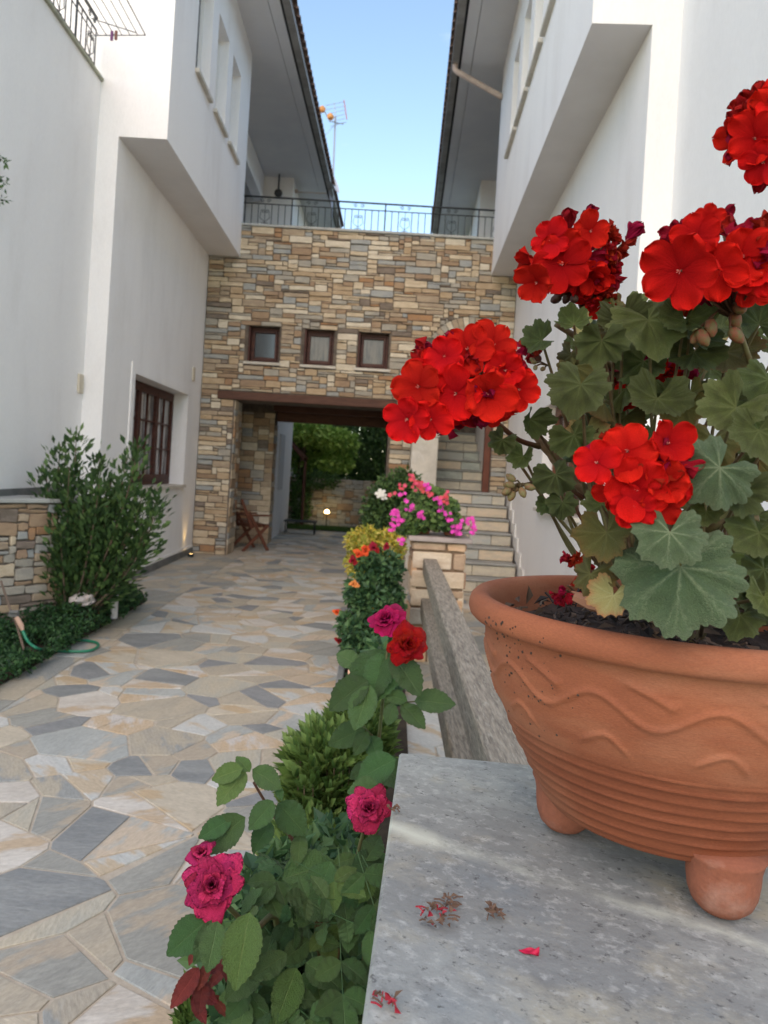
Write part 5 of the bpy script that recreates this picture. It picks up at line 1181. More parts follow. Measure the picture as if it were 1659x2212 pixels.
HL = [(1470,1225,.565,285,(.05,1),0,'f',(0,.25)),(1447,1150,.55,165,(0,1),0,'f',(.1,.35)),(1555,1010,.58,185,(-.6,.7),0,'f',(.2,.3)),(1600,1060,.60,120,(.6,.8),0,'g',(.3,.2)),
      (1325,1285,.60,105,(-.3,1),0,'y',(-.3,.1)),(1310,1150,.60,135,(.3,1),0,'o',(-.5,.1)),(1275,1240,.61,110,(-.2,1),0,'o',(-.7,0)),(1300,735,.69,120,(0,1),0,'g',(.1,-.2)),(1255,830,.68,150,(-.1,1),0,'g',(-.1,.5)),
      (1400,690,.70,180,(.4,1),0,'g',(.1,.7)),(1345,690,.72,120,(.3,1),0,'g',(0,.6)),(1240,700,.72,80,(-.2,-1),0,'g',(-.1,.8)),(1170,735,.73,85,(-.8,.1),0,'g',(-.4,.5)),(1590,880,.64,150,(-.6,.8),0,'g',(0,.4)),(1420,860,.70,140,(-.2,1),0,'g',(.1,.6)),
      (1085,950,.72,70,(-.4,1),0,'g',(-.3,.1)),(1130,985,.74,65,(-.3,1),0,'g',(-.4,.2)),(1200,1025,.72,100,(.4,1),0,'g',(.2,.3)),(1215,1085,.72,75,(.1,1),0,'g',(.2,.1)),(1180,1090,.73,50,(0,1),0,'g',(-.8,0)),(1240,940,.73,110,(.5,1),0,'g',(.2,.4)),(1275,985,.74,90,(.3,1),0,'g',(.5,.3)),
      (1265,935,.75,95,(.2,1),0,'y',(.2,.3)),(1650,1290,.58,110,(.2,1),0,'g',(.3,.3)),(1600,1330,.58,110,(-.2,1),0,'g',(.2,.5)),(1640,1150,.60,140,(0,1),0,'g',(.1,.4)),(1525,1105,.60,70,(0,1),0,'g',(.1,.3)),(1640,930,.62,150,(.3,1),0,'g',(.3,.3)),
      (1500,760,.72,130,(-.2,1),0,'g',(0,.5)),(1570,760,.74,150,(.1,1),0,'o',(0,.6)),(1640,700,.70,140,(.1,-1),0,'g',(.2,.6)),(1480,880,.74,110,(-.4,1),0,'o',(-.3,.2)),(1390,780,.75,120,(-.6,.6),0,'g',(-.4,.3)),(1350,900,.78,90,(-.3,1),0,'o',(.4,.1)),(1145,905,.76,80,(.1,1),0,'g',(.6,0)),
      (1480,690,.69,120,(.1,1),0,'g',(0,.7)),(1650,1230,.6,90,(-.5,.8),0,'g',(.5,.2)),(1300,1090,.63,70,(-.4,-1),0,'g',(-.4,.4)),(1660,820,.66,130,(-.2,1),0,'g',(.2,.5)),(1540,950,.70,120,(0,1),0,'o',(.1,.4))]
for t in HL: gleaf(*t)
poly_g = [(1230,680),(1420,650),(1480,690),(1720,640),(1760,1340),(1460,1345),(1400,1230),(1330,1200),(1330,1060),(1240,990),(1230,880),(1190,760)]
def inside(x, y, P_):
    c = False; n = len(P_)
    for i in range(n):
        (x1,y1),(x2,y2) = P_[i], P_[(i+1) % n]
        if (y1 > y) != (y2 > y) and x < (x2-x1)*(y-y1)/(y2-y1)+x1: c = not c
    return c
k = 0
while k < 150:
    x, y = rg2.uniform(1190,1770), rg2.uniform(640,1345)
    if not inside(x, y, poly_g): continue
    if x < 1440 and y > 1000 and y < 1120 and rg2.random() < .5: continue
    k += 1
    Yd = rg2.uniform(.70,.98); gleaf(x, y, Yd, rg2.uniform(70,125)*.72/Yd*1.0, (rg2.uniform(-1,1), rg2.uniform(0,1)), 0, rg2.choices(['g','o','f','y'],[60,30,7,3])[0], (rg2.uniform(-.9,.9), rg2.uniform(0,1.2)), stem=(k % 3 == 0))
# dry curled leaf on the soil
m1 = MB(); m1.tube([at(1240,1290,.68), at(1280,1305,.67), at(1300,1318,.66)], [.004,.007,.002], 6); m1.tube([at(1235,1278,.69), at(1270,1290,.68), at(1310,1300,.66)], [.001,.003,.001], 5); m1.build('dry_stub', mat('dry_leaf', (.30,.15,.09), rough=.85), GP)

# ------------------------------------------------------------------ debris on the slab
def on_slab(px, py, z=.0):
    dx, dy = px-806, py-1018; d = -dx*SR+dy*CR; return at(px, py, (S-z)*F/d)
DM = [mat('dry_brown', (.13,.08,.055), rough=.9), mat('dry_red', (.30,.02,.035), rough=.7), mat('dead_pink', (.42,.015,.06), rough=.6)]
def crumb(px, py, n, sp, mi, label, seed, name='withered_flower', l_=.010):
    r = random.Random(seed); m1 = MB(); c = on_slab(px, py, .003)
    for k in range(n):
        p = c+V((r.uniform(-sp,sp), r.uniform(-sp,sp), r.uniform(0,.005))); d = rvec(r); d.z = abs(d.z)*.4
        if k % 3: leaf_quad(m1, p, d, (Z_+rvec(r)).normalized(), r.uniform(.5,1)*l_, r.uniform(.3,.6)*l_, r.choice(mi), .5)
        else: m1.tube([p, p+d*l_*.5+Z_*.001, p+d*l_], .0007, 4, r.choice(mi))
    m1.build(name, DM, label=label, cat='debris', group='dried flower litter on the slab')
crumb(945,1985,34,.012,[0,0,1],'withered brown and red flower cluster on the slab, left of centre',1); crumb(968,1955,14,.006,[0],'small dry brown crumb just behind the withered cluster',2); crumb(1062,1976,18,.006,[0],'round dark brown dried crumb on the middle of the slab',3)
crumb(835,2170,14,.007,[1,0],'reddish dried petal at the near left corner of the slab',4); crumb(850,1750,8,.004,[0],'tiny brown crumb on the left slab edge beside the rose',5)
m1 = MB(); c = on_slab(1120,2052,.001); pm = petal_mesh(3, None, .5, .3, .15); m1.uv = []; join_into(m1, pm, pose(c, (0.1,-.1,1), (1,-.3,.1), .016)); m1.build('fallen_petal', mat('fallen_red', (.45,.01,.05), rough=.6), smooth=True, label='crimson fallen petal lying on the grey slab', cat='petal')
# dirt specks on the pot are soil crumbs stuck to it
sp = MB(); r = random.Random(6)
for k in range(100):
    a = PI+r.gauss(.45,.17); z = .245-abs(r.gauss(0,.055))
    if z < .12: continue
    rr_ = None
    for i in range(len(prof)-1):
        if i < len(body)*9+8 and prof[i][1] <= z <= prof[i+1][1]: rr_ = prof[i][0]
    if rr_ is None: continue
    rr_ += relief(a, z, 50); p = V((PC.x+rr_*math.cos(a), PC.y+rr_*math.sin(a), SZ+z)); sp.sphere(p, r.choice([.0006,.0009,.0014]), 5, 4)
sp.build('soil_specks', SOIL, POT, kind='stuff')

# ------------------------------------------------------------------ ROSES
def leaflet_mesh(seed, m, wid=.62, fold=.16):
    r = random.Random(seed); mb = MB(); mb.uv = []; NJ, NI = 22, 8; bend = r.uniform(-.25,.05); tw = r.uniform(-.2,.2)
    for j in range(NJ+1):
        t = j/NJ; w_ = wid*.5*(math.sin(PI*t**.85))**.75*(1.0 if t < .8 else 1-(t-.8)*1.2) if 0 < t < 1 else .003
        ser = 1+(.05 if j % 2 else -.03)*(1 if .08 < t < .95 else 0)
        for i in range(NI+1):
            f = i/NI*2-1; e = abs(f); x = w_*f*(1+(ser-1)*e**4)
            z = fold*abs(x)*1.6+bend*t*t+tw*x*t+.018*math.sin(t*28)*e+.03*noise.noise(V((x*6,t*6,seed)))
            mb.v.append((x, t+.02*e*(j % 2), z)); mb.uv.append((i/NI, t))
    for j in range(NJ):
        for i in range(NI): a = j*(NI+1)+i; mb.f.append((a,a+1,a+NI+2,a+NI+1)); mb.m.append(0)
    return mb.mesh('rose_leaf', m, True)
RLG = leafmat('rose_leaf_green', (.058,.118,.038), (.11,.17,.07), edge=(.055,.10,.04), mode='pinnate', rough=.42, rand=.3, trans=.15)
RLL = leafmat('rose_leaf_bright', (.085,.15,.04), (.16,.22,.08), edge=(.08,.13,.04), mode='pinnate', rough=.45, rand=.2, trans=.2)
RLR = leafmat('rose_leaf_red', (.17,.03,.03), (.26,.06,.05), edge=(.12,.03,.03), mode='pinnate', rough=.5, rand=.25, trans=.2)
rl_g = [leaflet_mesh(i, RLG, (.6,.68,.55,.64,.72)[i]) for i in range(5)]; rl_l = [leaflet_mesh(9+i, RLL) for i in range(2)]; rl_r = [leaflet_mesh(15+i, RLR, .45) for i in range(2)]
CANE = mat('rose_cane', (.12,.085,.04), (.09,.11,.04), scale=20, rough=.6); CANER = mat('rose_cane_red', (.11,.045,.035), (.08,.06,.03), scale=20, rough=.6)
rq = random.Random(101)
RIGHT, DOWN = V((CR,0,-SR)), V((-SR,0,-CR))
def leaflet(parent, p, n, d, L_, kind='g'): link('leaf', rq.choice({'g':rl_g,'l':rl_l,'r':rl_r}[kind]), parent, pose(p, n, d, L_))
def compound(parent, p, d, n, L_, count=5, kind='g'):
    """rose leaf: leaflets in pairs on a stalk that starts at p and runs along d"""
    d = d.normalized(); s = d.cross(n).normalized(); n = s.cross(d); R_ = L_*1.5; m1 = MB()
    m1.tube([p, p+d*R_*.5-n*L_*.03, p+d*R_], .0007*L_/.05, 4); m1.build('leaf_stalk', GR[1], parent)
    leaflet(parent, p+d*R_, (n+rvec(rq)*.2).normalized(), d+rvec(rq)*.15, L_, kind)
    pairs = (count-1)//2
    for k in range(pairs):
        q = p+d*R_*(.92-.52*k)
        for sg in (-1,1): leaflet(parent, q, (n+rvec(rq)*.25).normalized(), d*.55+s*sg+rvec(rq)*.12, L_*rq.uniform(.72,.92), kind)
def rose_petal(seed, f):
    """f = 0 innermost petal ... 1 outermost; axis +Z, unit bloom radius"""
    r = random.Random(seed); mb = MB(); mb.uv = []; NJ, NI = 14, 18; ph = r.uniform(0,6.28); A = 1.8-.85*f**.6+r.uniform(-.1,.1)
    H_ = 1.0-.42*f+r.uniform(-.06,.06); lipk = r.uniform(.6,1.3)
    for j in range(NJ+1):
        t = j/NJ; sh = math.sin(PI/2*min(1, (t+.12)/.62))**.8 if t < .5 else max(.0, 1-((t-.5)/.5)**3.5*.42)
        for i in range(NI+1):
            g = i/NI*2-1; a = g*A*sh; ruf = math.sin(g*4+ph)*.045+math.sin(g*9+ph*2)*.012
            tt = t*(1-.14*g*g)
            rad = .02+.08*f+(.05+.64*f)*tt**(1.5-.5*f)+ruf*t*t*(.5+1.2*f)
            lip = max(0, tt-.70); rad += lipk*(.02+1.0*f)*lip**1.2; z = -.22+H_*tt-(.25+1.6*f)*lip**1.6*lipk*1.6+.03*math.sin(g*7+ph)*t*t
            rad -= .05*f*(1-g*g)*math.sin(PI*t)      # cupped belly
            mb.v.append((rad*math.sin(a), rad*math.cos(a), z)); mb.uv.append((i/NI, t))
    for j in range(NJ):
        for i in range(NI): a = j*(NI+1)+i; mb.f.append((a,a+NI+1,a+NI+2,a+1)); mb.m.append(0)
    return mb
def rose(parent, p, axis, R_, m, seed, petals=26, edge_mat=None):
    """bloom of radius R_ facing axis; every petal a mesh of its own"""
    r = random.Random(seed); ax = V(axis).normalized(); M0 = pose(p, ax, rvec(r), R_)
    m1 = MB(); m1.lathe([(.001,-.55),(.08,-.53),(.13,-.44),(.14,-.34),(.10,-.24),(.001,-.22)], 10)
    for k in range(5):
        a = k*1.257; m1.add([(.1*math.cos(a-.5),.1*math.sin(a-.5),-.2),(.1*math.cos(a+.5),.1*math.sin(a+.5),-.2),(.55*math.cos(a),.55*math.sin(a),-.34)], [(0,1,2)])
    bl = m1.build('rose', GR[1], parent, M=M0); 
    for k in range(petals):
        f = k/(petals-1); a = k*2.39996+r.uniform(-.25,.25)
        mesh_ = rose_petal(seed*50+k, f**1.15); sc_ = r.uniform(.92,1.08)
        M_ = M0 @ Matrix.Rotation(a, 4, 'Z') @ Matrix.Rotation(r.uniform(-.10,.10), 4, 'X') @ Matrix.Diagonal((sc_*1.1,sc_*1.1,sc_,1))
        link('petal', mesh_.mesh('petal', m, True), bl, M_)
    return bl
MAG = leafmat('rose_magenta', (.34,.006,.045), (.26,.004,.035), edge=(.14,.004,.025), mode='pinnate', hue=.05, spec=.12, rough=.5, rand=.2, trans=.22, tip=(.72,.025,.16), pw=1.1)
MAG2 = leafmat('rose_magenta_dark', (.085,.002,.013), (.06,.002,.010), lip=(.05,.003,.015), edge=(.05,.002,.012), mode='pinnate', hue=.05, spec=.12, rough=.55, rand=.35, trans=.2, tip=(.74,.045,.17), pw=2.6)
MAG3 = leafmat('rose_cerise', (.14,.003,.022), (.2,.003,.03), mode='pinnate', hue=.05, spec=.12, rough=.5, rand=.2, trans=.22, tip=(.46,.010,.10))
RRD = leafmat('rose_red', (.13,.002,.003), (.10,.002,.003), lip=(.12,.003,.006), mode='pinnate', hue=.05, spec=.12, rough=.45, rand=.15, trans=.18, tip=(.50,.008,.006))
def cane(parent, pts, r0=.003, r1=.002, m=None): m1 = MB(); P_ = smooth([V(p) for p in pts], 6); n = len(P_); m1.tube(P_, [r0+(r1-r0)*i/(n-1) for i in range(n)], 7); return m1.build('cane', m or CANE, parent, smooth=True)
def facing(p, rx=0, up=.3): return ((CAMP-p).normalized()+RIGHT*rx+Z_*up).normalized()
# near rose bush
RB = thing('rose_bush', (-.12,1.0,0), 'nearest rose bush with two big magenta roses, left of the grey slab', 'rose bush')
b0 = V((-.12,.98,0))
p1 = at(460,1915,.84); rose(RB, p1, facing(p1,-.1,.15), .037, MAG2, 3, 34)
p1b = at(438,1845,.86); rose(RB, p1b, (facing(p1b,-.5,.9)), .018, MAG2, 13, 12)
p2 = at(797,1748,.92); rose(RB, p2, facing(p2,.0,.25), .030, MAG2, 5, 28)
p3 = at(668,1895,.97); rose(RB, p3, facing(p3,.8,.0), .030, RRD, 6, 18)
cane(RB, [b0, at(600,2100,.98), at(540,2010,.9), at(480,1945,.87), p1-facing(p1)*.012], .005, .002); cane(RB, [b0, at(730,2050,1.0), at(765,1880,.97), at(790,1775,.94)], .005, .002); cane(RB, [b0, at(690,2050,1.0), at(650,1850,.98), at(590,1760,.95), at(548,1690,.93)], .004, .0016, CANER); cane(RB, [b0, at(700,2040,1.02), at(672,1915,.99)], .004, .0016)
# hand-placed leaflets: px,py (base), tip px,py, Y, kind
hl = [(530,1665,505,1745,.92,'l'),(545,1662,606,1700,.93,'g'),(540,1668,512,1640,.92,'l'),(525,1660,490,1690,.91,'l'),(600,1698,606,1730,.94,'g'),(590,1730,540,1795,.92,'g'),(600,1735,655,1800,.95,'g'),(585,1775,563,1830,.93,'g'),(530,1765,470,1835,.90,'g'),(500,1768,432,1812,.90,'g'),(650,1800,650,1850,.95,'g'),
      (540,1970,538,2100,.80,'l'),(480,1985,425,2075,.82,'g'),(450,1985,405,2040,.82,'g'),(470,1990,440,2090,.80,'g'),(610,1900,720,1870,.92,'g'),(570,1910,560,1955,.90,'g'),(620,1920,700,1990,.88,'g'),(715,1860,705,1945,.90,'g'),(760,1870,830,1850,.92,'g'),(780,1900,815,1985,.92,'g'),(730,1900,790,1950,.91,'g'),
      (640,2130,650,2200,.84,'g'),(640,2090,590,2200,.82,'l'),(620,2060,560,2130,.82,'g'),(660,2080,730,2140,.85,'g'),(720,2000,770,2060,.90,'g'),(760,2010,820,2040,.90,'g'),(690,1960,640,2010,.88,'g'),(740,1950,790,2010,.92,'g'),(690,2060,735,2010,.88,'g'),(570,2080,520,2160,.84,'g'),(540,2140,500,2200,.84,'g'),(790,1860,822,1800,.93,'g'),
      (425,2040,410,2085,.86,'r'),(430,2090,390,2150,.86,'r'),(440,2110,420,2190,.86,'r'),(480,2080,510,2120,.87,'r'),(490,2090,465,2140,.87,'r'),(405,2120,420,2165,.87,'r'),(415,2150,445,2205,.86,'r'),(450,2080,430,2130,.87,'r'),(500,2075,478,2110,.88,'r'),(395,2130,440,2120,.86,'r'),(460,2150,495,2190,.87,'r'),(820,1700,770,1680,.95,'g'),(855,1640,770,1670,1.0,'g')]
for (xa, ya, xb, yb, Yd, kd) in hl:
    a, b = at(xa, ya, Yd), at(xb, yb, Yd+rq.uniform(-.02,.02)); leaflet(RB, a, (facing(a, rq.uniform(-.4,.4), rq.uniform(.2,.9))), b-a, (b-a).length*1.05, kd)
poly_r = [(440,1990),(560,1880),(600,1800),(700,1830),(830,1790),(835,1950),(815,2100),(800,2230),(400,2230),(410,2080)]
k = 0
while k < 58:
    x, y = rq.uniform(390,840), rq.uniform(1780,2260)
    if (y < 2212 and not inside(x, y, poly_r)) or x < 455: continue
    k += 1; Yd = rq.uniform(.86,1.12) if k > 20 else rq.uniform(.80,.9); a = at(x, y, Yd)
    if a.x > .0+.08*(Yd-.5): a.x = -.005-rq.random()*.05
    compound(RB, a, RIGHT*rq.uniform(-1 if x > 560 else .1,1)+DOWN*rq.uniform(-.4,1)+V((0,-.4,0)), facing(a, rq.uniform(-.5,.5), rq.uniform(.3,1.0)), rq.uniform(.032,.046), rq.choice([3,5,5]), rq.choices(['g','l'],[88,12])[0])
for k in range(9): x = rq.uniform(520,790); cane(RB, [b0+V((rq.uniform(-.05,.03),rq.uniform(-.1,.1),0)), at(x,2150,1.0), at(x+rq.uniform(-60,40),1900+rq.uniform(0,150),.97)], .003, .0015)
# tall rose with two blooms
RC = thing('rose_bush', (.0,1.35,0), 'tall rose cane with one cerise and one red bloom before the timber railing', 'rose bush')
p4 = at(838,1345,1.22); rose(RC, p4, facing(p4,-.5,.9), .036, MAG3, 8, 26); p5 = at(878,1393,1.16); rose(RC, p5, facing(p5,.35,.15), .035, RRD, 9, 28)
cane(RC, [V((.0,1.35,0)), at(790,1900,1.3), at(812,1660,1.25), at(828,1500,1.22), at(838,1390,1.22)], .005, .002); cane(RC, [at(828,1480,1.22), at(850,1440,1.2), at(872,1410,1.18)], .002, .002)
for (xa, ya, xb, yb, kd) in ((840,1405,775,1425,'g'),(838,1410,825,1470,'g'),(845,1415,868,1500,'g'),(795,1470,725,1535,'g'),(800,1480,805,1540,'g'),(850,1520,835,1570,'g'),(868,1520,900,1580,'g'),(895,1515,938,1548,'g'),(880,1515,855,1520,'g'),(790,1570,712,1600,'g'),(795,1580,770,1620,'g'),(800,1590,815,1640,'g'),(810,1640,860,1670,'g'),(805,1650,765,1690,'g'),(820,1500,845,1480,'g'),(775,1440,735,1400,'g')):
    a, b = at(xa, ya, 1.2+rq.uniform(-.03,.03)), at(xb, yb, 1.18+rq.uniform(-.04,.04)); leaflet(RC, a, facing(a, rq.uniform(-.3,.3), rq.uniform(.2,.8)), b-a, (b-a).length*1.08, kd)
m1 = MB(); m1.tube([at(828,1500,1.21), at(860,1518,1.2), at(900,1515,1.19)], .0012, 5); m1.tube([at(815,1600,1.23), at(795,1580,1.22), at(780,1565,1.21)], .0012, 5); m1.tube([at(828,1490,1.22), at(800,1475,1.21), at(785,1470,1.2)], .0012, 5); m1.build('leaf_stalk', CANE, RC)
for (x, y) in ((757,1452),(752,1470),(740,1492)):
    p = at(x, y, 2.9); m1 = MB(); m1.sphere(p, .011, 9, 7, sz=1.3); m1.tube([p-Z_*.012, p+V((.05,.05,-.25)), V((.05,3.0,0))], [.002,.003,.004], 5); m1.build('rose_bud', mat('peach_petal', (.75,.42,.28), (.8,.6,.45), scale=30, rough=.6), smooth=True, label='small peach rosebud beside the paving, %s' % {1452:'topmost of the three',1470:'middle of the three',1492:'lowest of the three'}[y], cat='rosebud', group='peach rosebuds at the paving edge')
# soil of the right bed
m1 = MB(); m1.add([(-.16,.2,.0),(.155,.2,.0),(.32,5.7,.0),(.32,8.6,.0),(-.1,8.6,.0),(-.16,.2,.035),(.155,.2,.035),(.32,5.7,.035),(.32,8.6,.035),(-.1,8.6,.035)], [(5,6,7,8,9),(0,1,6,5),(1,2,7,6),(2,3,8,7),(3,4,9,8),(4,0,5,9)]); m1.build('flower_bed', BED, kind='structure')
KB = thing('bed_edging', (-.17,4,0), 'dark slate kerb edging along the right flower bed', 'kerb')
y = 1.2; rk = random.Random(3)
while y < 8.4: l_ = rk.uniform(.3,.55); m1 = MB(); m1.bbox((-.20+.008*y,y,.0),(-.155+.008*y,y+l_-.008,.07),.004); m1.build('kerb_stone', FL[rk.choice([0,1,7])], KB); y += l_
# narrow-leaved green shrubs in the bed
def spiky(label, cx, cy, w_, h_, Yd, n, seed, Ll=.055, mats=None, depth=.22, up=1.1, xcl=None):
    r = random.Random(seed); base = at(cx, cy+h_*.5, Yd); t = thing('shrub', (base.x, Yd, 0), label, 'shrub'); st = MB(); fo = MB(); mp_ = Yd/F
    for k in range(n):
        a = r.uniform(0,2*PI); q = math.sqrt(r.random()); x = math.cos(a)*q*w_*.5; y = math.sin(a)*q*depth; zt = -h_*.5*math.sqrt(max(0,1-q*q*.8))+(0 if k % 2 else h_*r.random()*.95)
        p = at(cx+x, cy+zt, Yd)+V((0,y,0)); dirn = (V((x*mp_*2.0, y*.8, .16))+rvec(r)*.05).normalized()
        st.tube([V((base.x+x*mp_*.3, Yd+y*.3, .0)), V((base.x+x*mp_*.8, Yd+y*.7, p.z*.55)), p], [.004,.003,.0015], 4)
        for j in range(15):
            tt = j/14; q_ = p-dirn*(1-tt)*Ll*1.7; aa = j*2.4; sd_ = V((math.cos(aa), math.sin(aa), 0)); leaf_quad(fo, q_, sd_*(1.15-tt)+dirn*(.5+tt*.6), (Z_*.3+dirn-sd_*.5).normalized(), Ll*r.uniform(.8,1.1)*(1.05-.3*tt), Ll*.36, r.choices([0,1,2],[3,4,5])[0], .15)
    for k in range(n*13):
        a = r.uniform(0,2*PI); q = r.random()**.4; x = math.cos(a)*q*w_*.46; y = math.sin(a)*q*depth; p = at(cx+x, cy-h_*.30*math.sqrt(max(0,1-q*q))+h_*.95*r.random(), Yd)+V((0,y,0))
        dn = V((x*mp_*1.5,y*.7-.03,.10))+rvec(r)*.07; leaf_quad(fo, p, dn, (rvec(r)+Z_).normalized(), Ll*r.uniform(.7,1.1), Ll*.30, r.choices([0,1,2],[4,4,2])[0], .15)
    st.build('stem', BARK, t); fo.build('foliage', mats, t); return t
GN = [G('narrow_dark', (.06,.115,.025)), G('narrow_mid', (.105,.18,.04)), G('narrow_light', (.17,.26,.07))]
spiky('dense narrow-leaved green shrub below the tall rose, beside the slab', 705, 1665, 175, 150, 1.9, 150, 1, mats=GN, Ll=.062); spiky('narrow-leaved green shrub tuft right behind the dense one, at the slab corner', 775, 1580, 125, 130, 2.1, 120, 4, mats=GN, Ll=.062, depth=.16)
spiky('small bright green shrub tuft under the near rose leaves', 655, 1840, 170, 120, 1.6, 110, 2, .045, mats=GN, depth=.14)
spiky('low bright green shrub at the bottom left edge of the bed', 450, 2180, 110, 100, 1.15, 60, 3, .035, mats=GN, depth=.1)
# mid rose bushes
def rosy(label, cells_, cnt, seed, Yd, blooms, L_=.05, base=None, mats=GR, bloomr=.03, extra=None):
    r = random.Random(seed); cx = sum(c[0] for c in cells_)/len(cells_); b = at(cx, 1400, Yd); b.z = 0
    t = thing('rose_bush', b, label, 'rose bush'); bl = [(at(x, y, Yd+dy), (rx*Yd/F, .22, ry*Yd/F)) for (x, y, rx, ry, dy) in cells_]
    m1 = blob_foliage(bl, cnt, L_, L_*.6, r, mats, seed_shell=.4); m1.build('foliage', mats, t)
    m1 = MB()
    for q in bl:
        for k in range(4): e = q[0]+V((r.uniform(-1,1)*q[1][0]*.7, r.uniform(-.1,.1), r.uniform(-.3,.9)*q[1][2])); m1.tube([b+V((r.uniform(-.05,.05),r.uniform(-.05,.05),0)), b.lerp(e,.5)+V((0,0,.05)), e], [.006,.004,.002], 5)
    m1.build('cane', CANE, t)
    for i, (x, y, mm, rad) in enumerate(blooms):
        p = at(x, y, Yd-.22); rose(t, p, facing(p, r.uniform(-.4,.4), .4), rad, mm, seed*10+i, 9)
    return t
ORD = leafmat('rose_orange_red', (.62,.05,.015), (.5,.04,.012), mode='pinnate', rand=.15, tip=(.75,.10,.02)); OR2 = leafmat('rose_orange', (.75,.22,.05), (.7,.18,.04), mode='pinnate', rand=.1, tip=(.8,.3,.08)); DRD = leafmat('rose_deep_red', (.30,.006,.02), (.2,.004,.015), mode='pinnate', rand=.15)
rosy('leafy rose bush beside the sandstone pillar with small red blooms', [(822,1235,50,50,.1),(805,1300,50,55,0),(775,1360,34,30,-.2),(800,1385,52,42,-.2),(845,1320,26,80,.1),(762,1400,22,22,-.3),(745,1345,16,14,-.2),(768,1280,24,24,.0),(835,1420,30,30,-.3)], 6200, 1, 5.2, [(790,1188,ORD,.045),(808,1185,DRD,.045),(762,1212,DRD,.035),(728,1323,ORD,.03),(733,1385,DRD,.03),(764,1262,OR2,.035),(835,1180,DRD,.03),(775,1198,ORD,.04)], L_=.055)
rosy('trailing dark green rose foliage between the tall rose and the railing', [(815,1440,28,50,0),(800,1500,40,45,0),(780,1560,35,40,-.1),(835,1480,18,60,.1)], 2600, 2, 2.6, [], L_=.045)
rosy('shaded low rose foliage filling the bed under the near rose bush', [(600,2050,140,180,.0),(740,2050,70,200,.05),(700,1900,100,70,.15)], 3600, 5, 1.12, [], L_=.036)
rosy('loose mid green rose foliage in the bed between the pillar bush and the tall rose', [(785,1470,30,35,.2),(800,1530,30,35,0),(815,1470,22,50,-.3),(790,1600,26,30,-.7),(815,1560,22,40,-.6)], 3200, 12, 3.6, [], L_=.05)
YS = thing('shrub', (.02,6.9,0), 'bright yellow variegated shrub behind the rose bush by the pillar', 'shrub')
blob_foliage([(at(790,1170,6.9),(.19,.22,.13)),(at(840,1180,6.9),(.16,.2,.15)),(at(775,1215,6.9),(.12,.2,.14)),(at(790,1290,6.7),(.1,.15,.2))], 4600, .05, .025, random.Random(3), GY, seed_shell=.5).build('foliage', GY, YS)
m1 = MB(); m1.tube([(.02,6.9,0),(.0,6.9,.5),(.02,6.9,.9)], [.02,.015,.008], 6); m1.build('stem', BARK, YS)
DS = thing('shrub', (.25,8.0,0), 'dark green rounded shrub with a white rose behind the pink geraniums', 'shrub')
blob_foliage([(at(850,1095,8.0),(.32,.35,.36)),(at(820,1115,8.0),(.2,.3,.25)),(at(870,1060,8.0),(.22,.3,.25))], 5500, .06, .03, random.Random(33), GB, seed_shell=.5).build('foliage', GB, DS)
m1 = MB(); m1.tube([(.25,8.0,0),(.28,8.0,.6),(.25,8.0,1.2)], [.03,.02,.01], 6); m1.build('stem', BARK, DS)
WP = mat('white_petal', (.75,.74,.66), rough=.6, trans=.2)
def simple_flower(parent, p, s, m, r, name='flower'):
    n = facing(p, r.uniform(-.5,.5), r.uniform(0,.8)); d = MB()
    for k in range(5):
        a = k*1.2566; Mx = pose(p, n, rvec(r), s) if k == 0 else Mx; c, s2 = math.cos(a), math.sin(a)
        P_ = [(0,0,0),(.55*c-.38*s2,.55*s2+.38*c,.15),(1.0*c-.2*s2,1.0*s2+.2*c,.22),(1.0*c+.2*s2,1.0*s2-.2*c,.22),(.55*c+.38*s2,.55*s2-.38*c,.15)]
        d.add(P_, [(0,4,3,2,1)], 0, Mx)
    return d.build(name, m, parent)
simple_flower(DS, at(822,1067,7.6), .06, WP, random.Random(1)); simple_flower(DS, at(827,1073,7.6), .05, WP, random.Random(2))
# pink geraniums on the pillar
PGn = thing('geranium', (.55,5.9,.975), 'pink and red flowering geraniums overflowing on top of the sandstone pillar', 'plant')
rp3 = random.Random(71)
GPL = [G('pel_mid', (.085,.16,.04)), G('pel_light', (.14,.22,.06)), G('pel_dark', (.045,.09,.03))]
m1 = MB()
for (cx, cy, rx, ry, n) in ((900,1110,40,42,1500),(950,1105,42,40,1500),(925,1075,40,28,900),(875,1125,30,30,700),(975,1128,25,22,500),(888,1165,14,12,150)):
    for k in range(n):
        v = rvec(rp3); q = rp3.uniform(.3,1); p = at(cx+v.x*rx*q, cy+v.z*ry*q, 5.85)+V((0, v.y*.17*q-.05, 0)); nn_ = (facing(p,0,.6)+rvec(rp3)*.8).normalized(); s_ = rp3.uniform(.012,.024)
        if p.z < .985 and .28 < p.x < .80: p.z = .985+rp3.random()*.05; p.y = min(p.y, 5.75)
        Mx = pose(p, nn_, rvec(rp3), s_); m1.add([(0,-.3,.1)]+[(math.sin(a)*1.0, math.cos(a)*1.0, .12*((j % 2)*2-1)+.2) for j, a in enumerate([-2.4+.8*i for i in range(7)])], [(0,i+1,i+2) for i in range(6)], rp3.choices([0,1,2],[5,4,3])[0], Mx)
m1.build('foliage', GPL, PGn)
m1 = MB()
for k in range(16): e = at(rp3.uniform(860,990), rp3.uniform(1060,1130), 5.8); m1.tube([V((.5+rp3.uniform(-.1,.1),5.9,1.0)), e], [.004,.002], 4)
m1.build('stem', STEM_G, PGn)
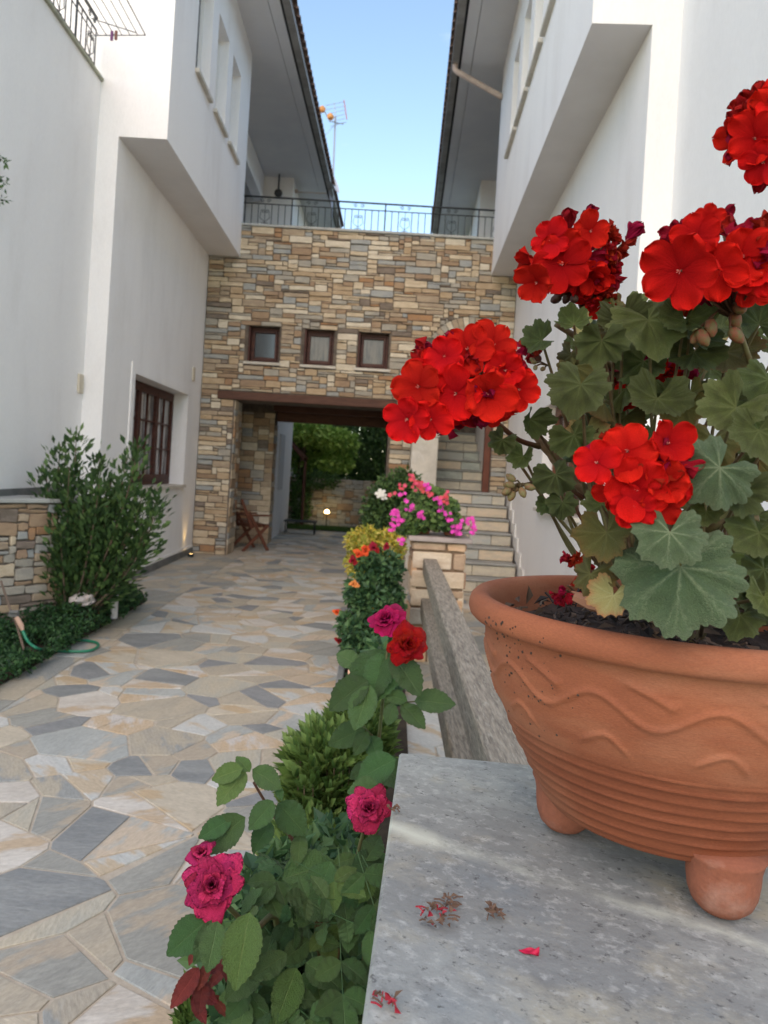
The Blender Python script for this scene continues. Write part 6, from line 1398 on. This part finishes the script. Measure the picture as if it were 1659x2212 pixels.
PINK = mat('pink_petal', (.72,.06,.42), rough=.5, trans=.2, rand=.15); SALM = mat('salmon_petal', (.60,.07,.10), rough=.5, trans=.2, rand=.2)
for (x, y, n, mm) in ((870,1075,5,PINK),(853,1110,9,PINK),(865,1120,8,PINK),(858,1130,6,PINK),(847,1140,6,PINK),(912,1113,8,PINK),(885,1100,5,PINK),(945,1085,7,PINK),(957,1103,6,PINK),(968,1118,6,PINK),(985,1145,8,PINK),(993,1132,5,PINK),(1015,1128,7,PINK),(1018,1145,6,PINK),(866,1170,6,PINK),(920,1053,8,PINK),(912,1045,7,SALM),(887,1030,4,SALM),(897,1048,5,SALM),(932,1068,4,SALM),(960,1070,5,SALM),(866,1052,4,SALM),(905,1060,4,SALM),(962,1080,4,SALM),(848,1068,3,SALM)):
    for k in range(n): simple_flower(PGn, at(x+rp3.uniform(-9,9), y+rp3.uniform(-9,9), 5.62+rp3.uniform(-.04,.04)), rp3.uniform(.014,.020), mm, rp3, 'floret')
m1 = MB(); m1.tube([at(990,1150,5.75), at(1010,1148,5.65), at(1018,1132,5.62)], .003, 4); m1.build('stem', STEM_G, PGn)
for (x, w_, lbl) in ((.66,.16,'small square terracotta pot at the right side of the pillar top'),(.42,.15,'small terracotta pot hidden among the pink geraniums on the left of the pillar top')):
    t = thing('terracotta_pot', (x,5.95,.976), lbl, 'plant pot'); m1 = MB()
    q0, q1, hh = w_*.36, w_*.5, .155; c = (x,5.95,.976)
    for (a, z) in ((q0,0),(q1,hh-.03),(q1+.008,hh-.03),(q1+.008,hh),(q1-.006,hh),(q1-.012,.1)): m1.v += [(c[0]-a,c[1]-a,c[2]+z),(c[0]+a,c[1]-a,c[2]+z),(c[0]+a,c[1]+a,c[2]+z),(c[0]-a,c[1]+a,c[2]+z)]
    for j in range(5):
        for k in range(4): m1.f.append((j*4+k, j*4+(k+1) % 4, (j+1)*4+(k+1) % 4, (j+1)*4+k)); m1.m.append(0)
    m1.build('body', TERF, t); m1 = MB(); m1.box((x-q1+.012,5.95-q1+.012,1.0),(x+q1-.012,5.95+q1-.012,1.1)); m1.build('soil', SOIL, t)
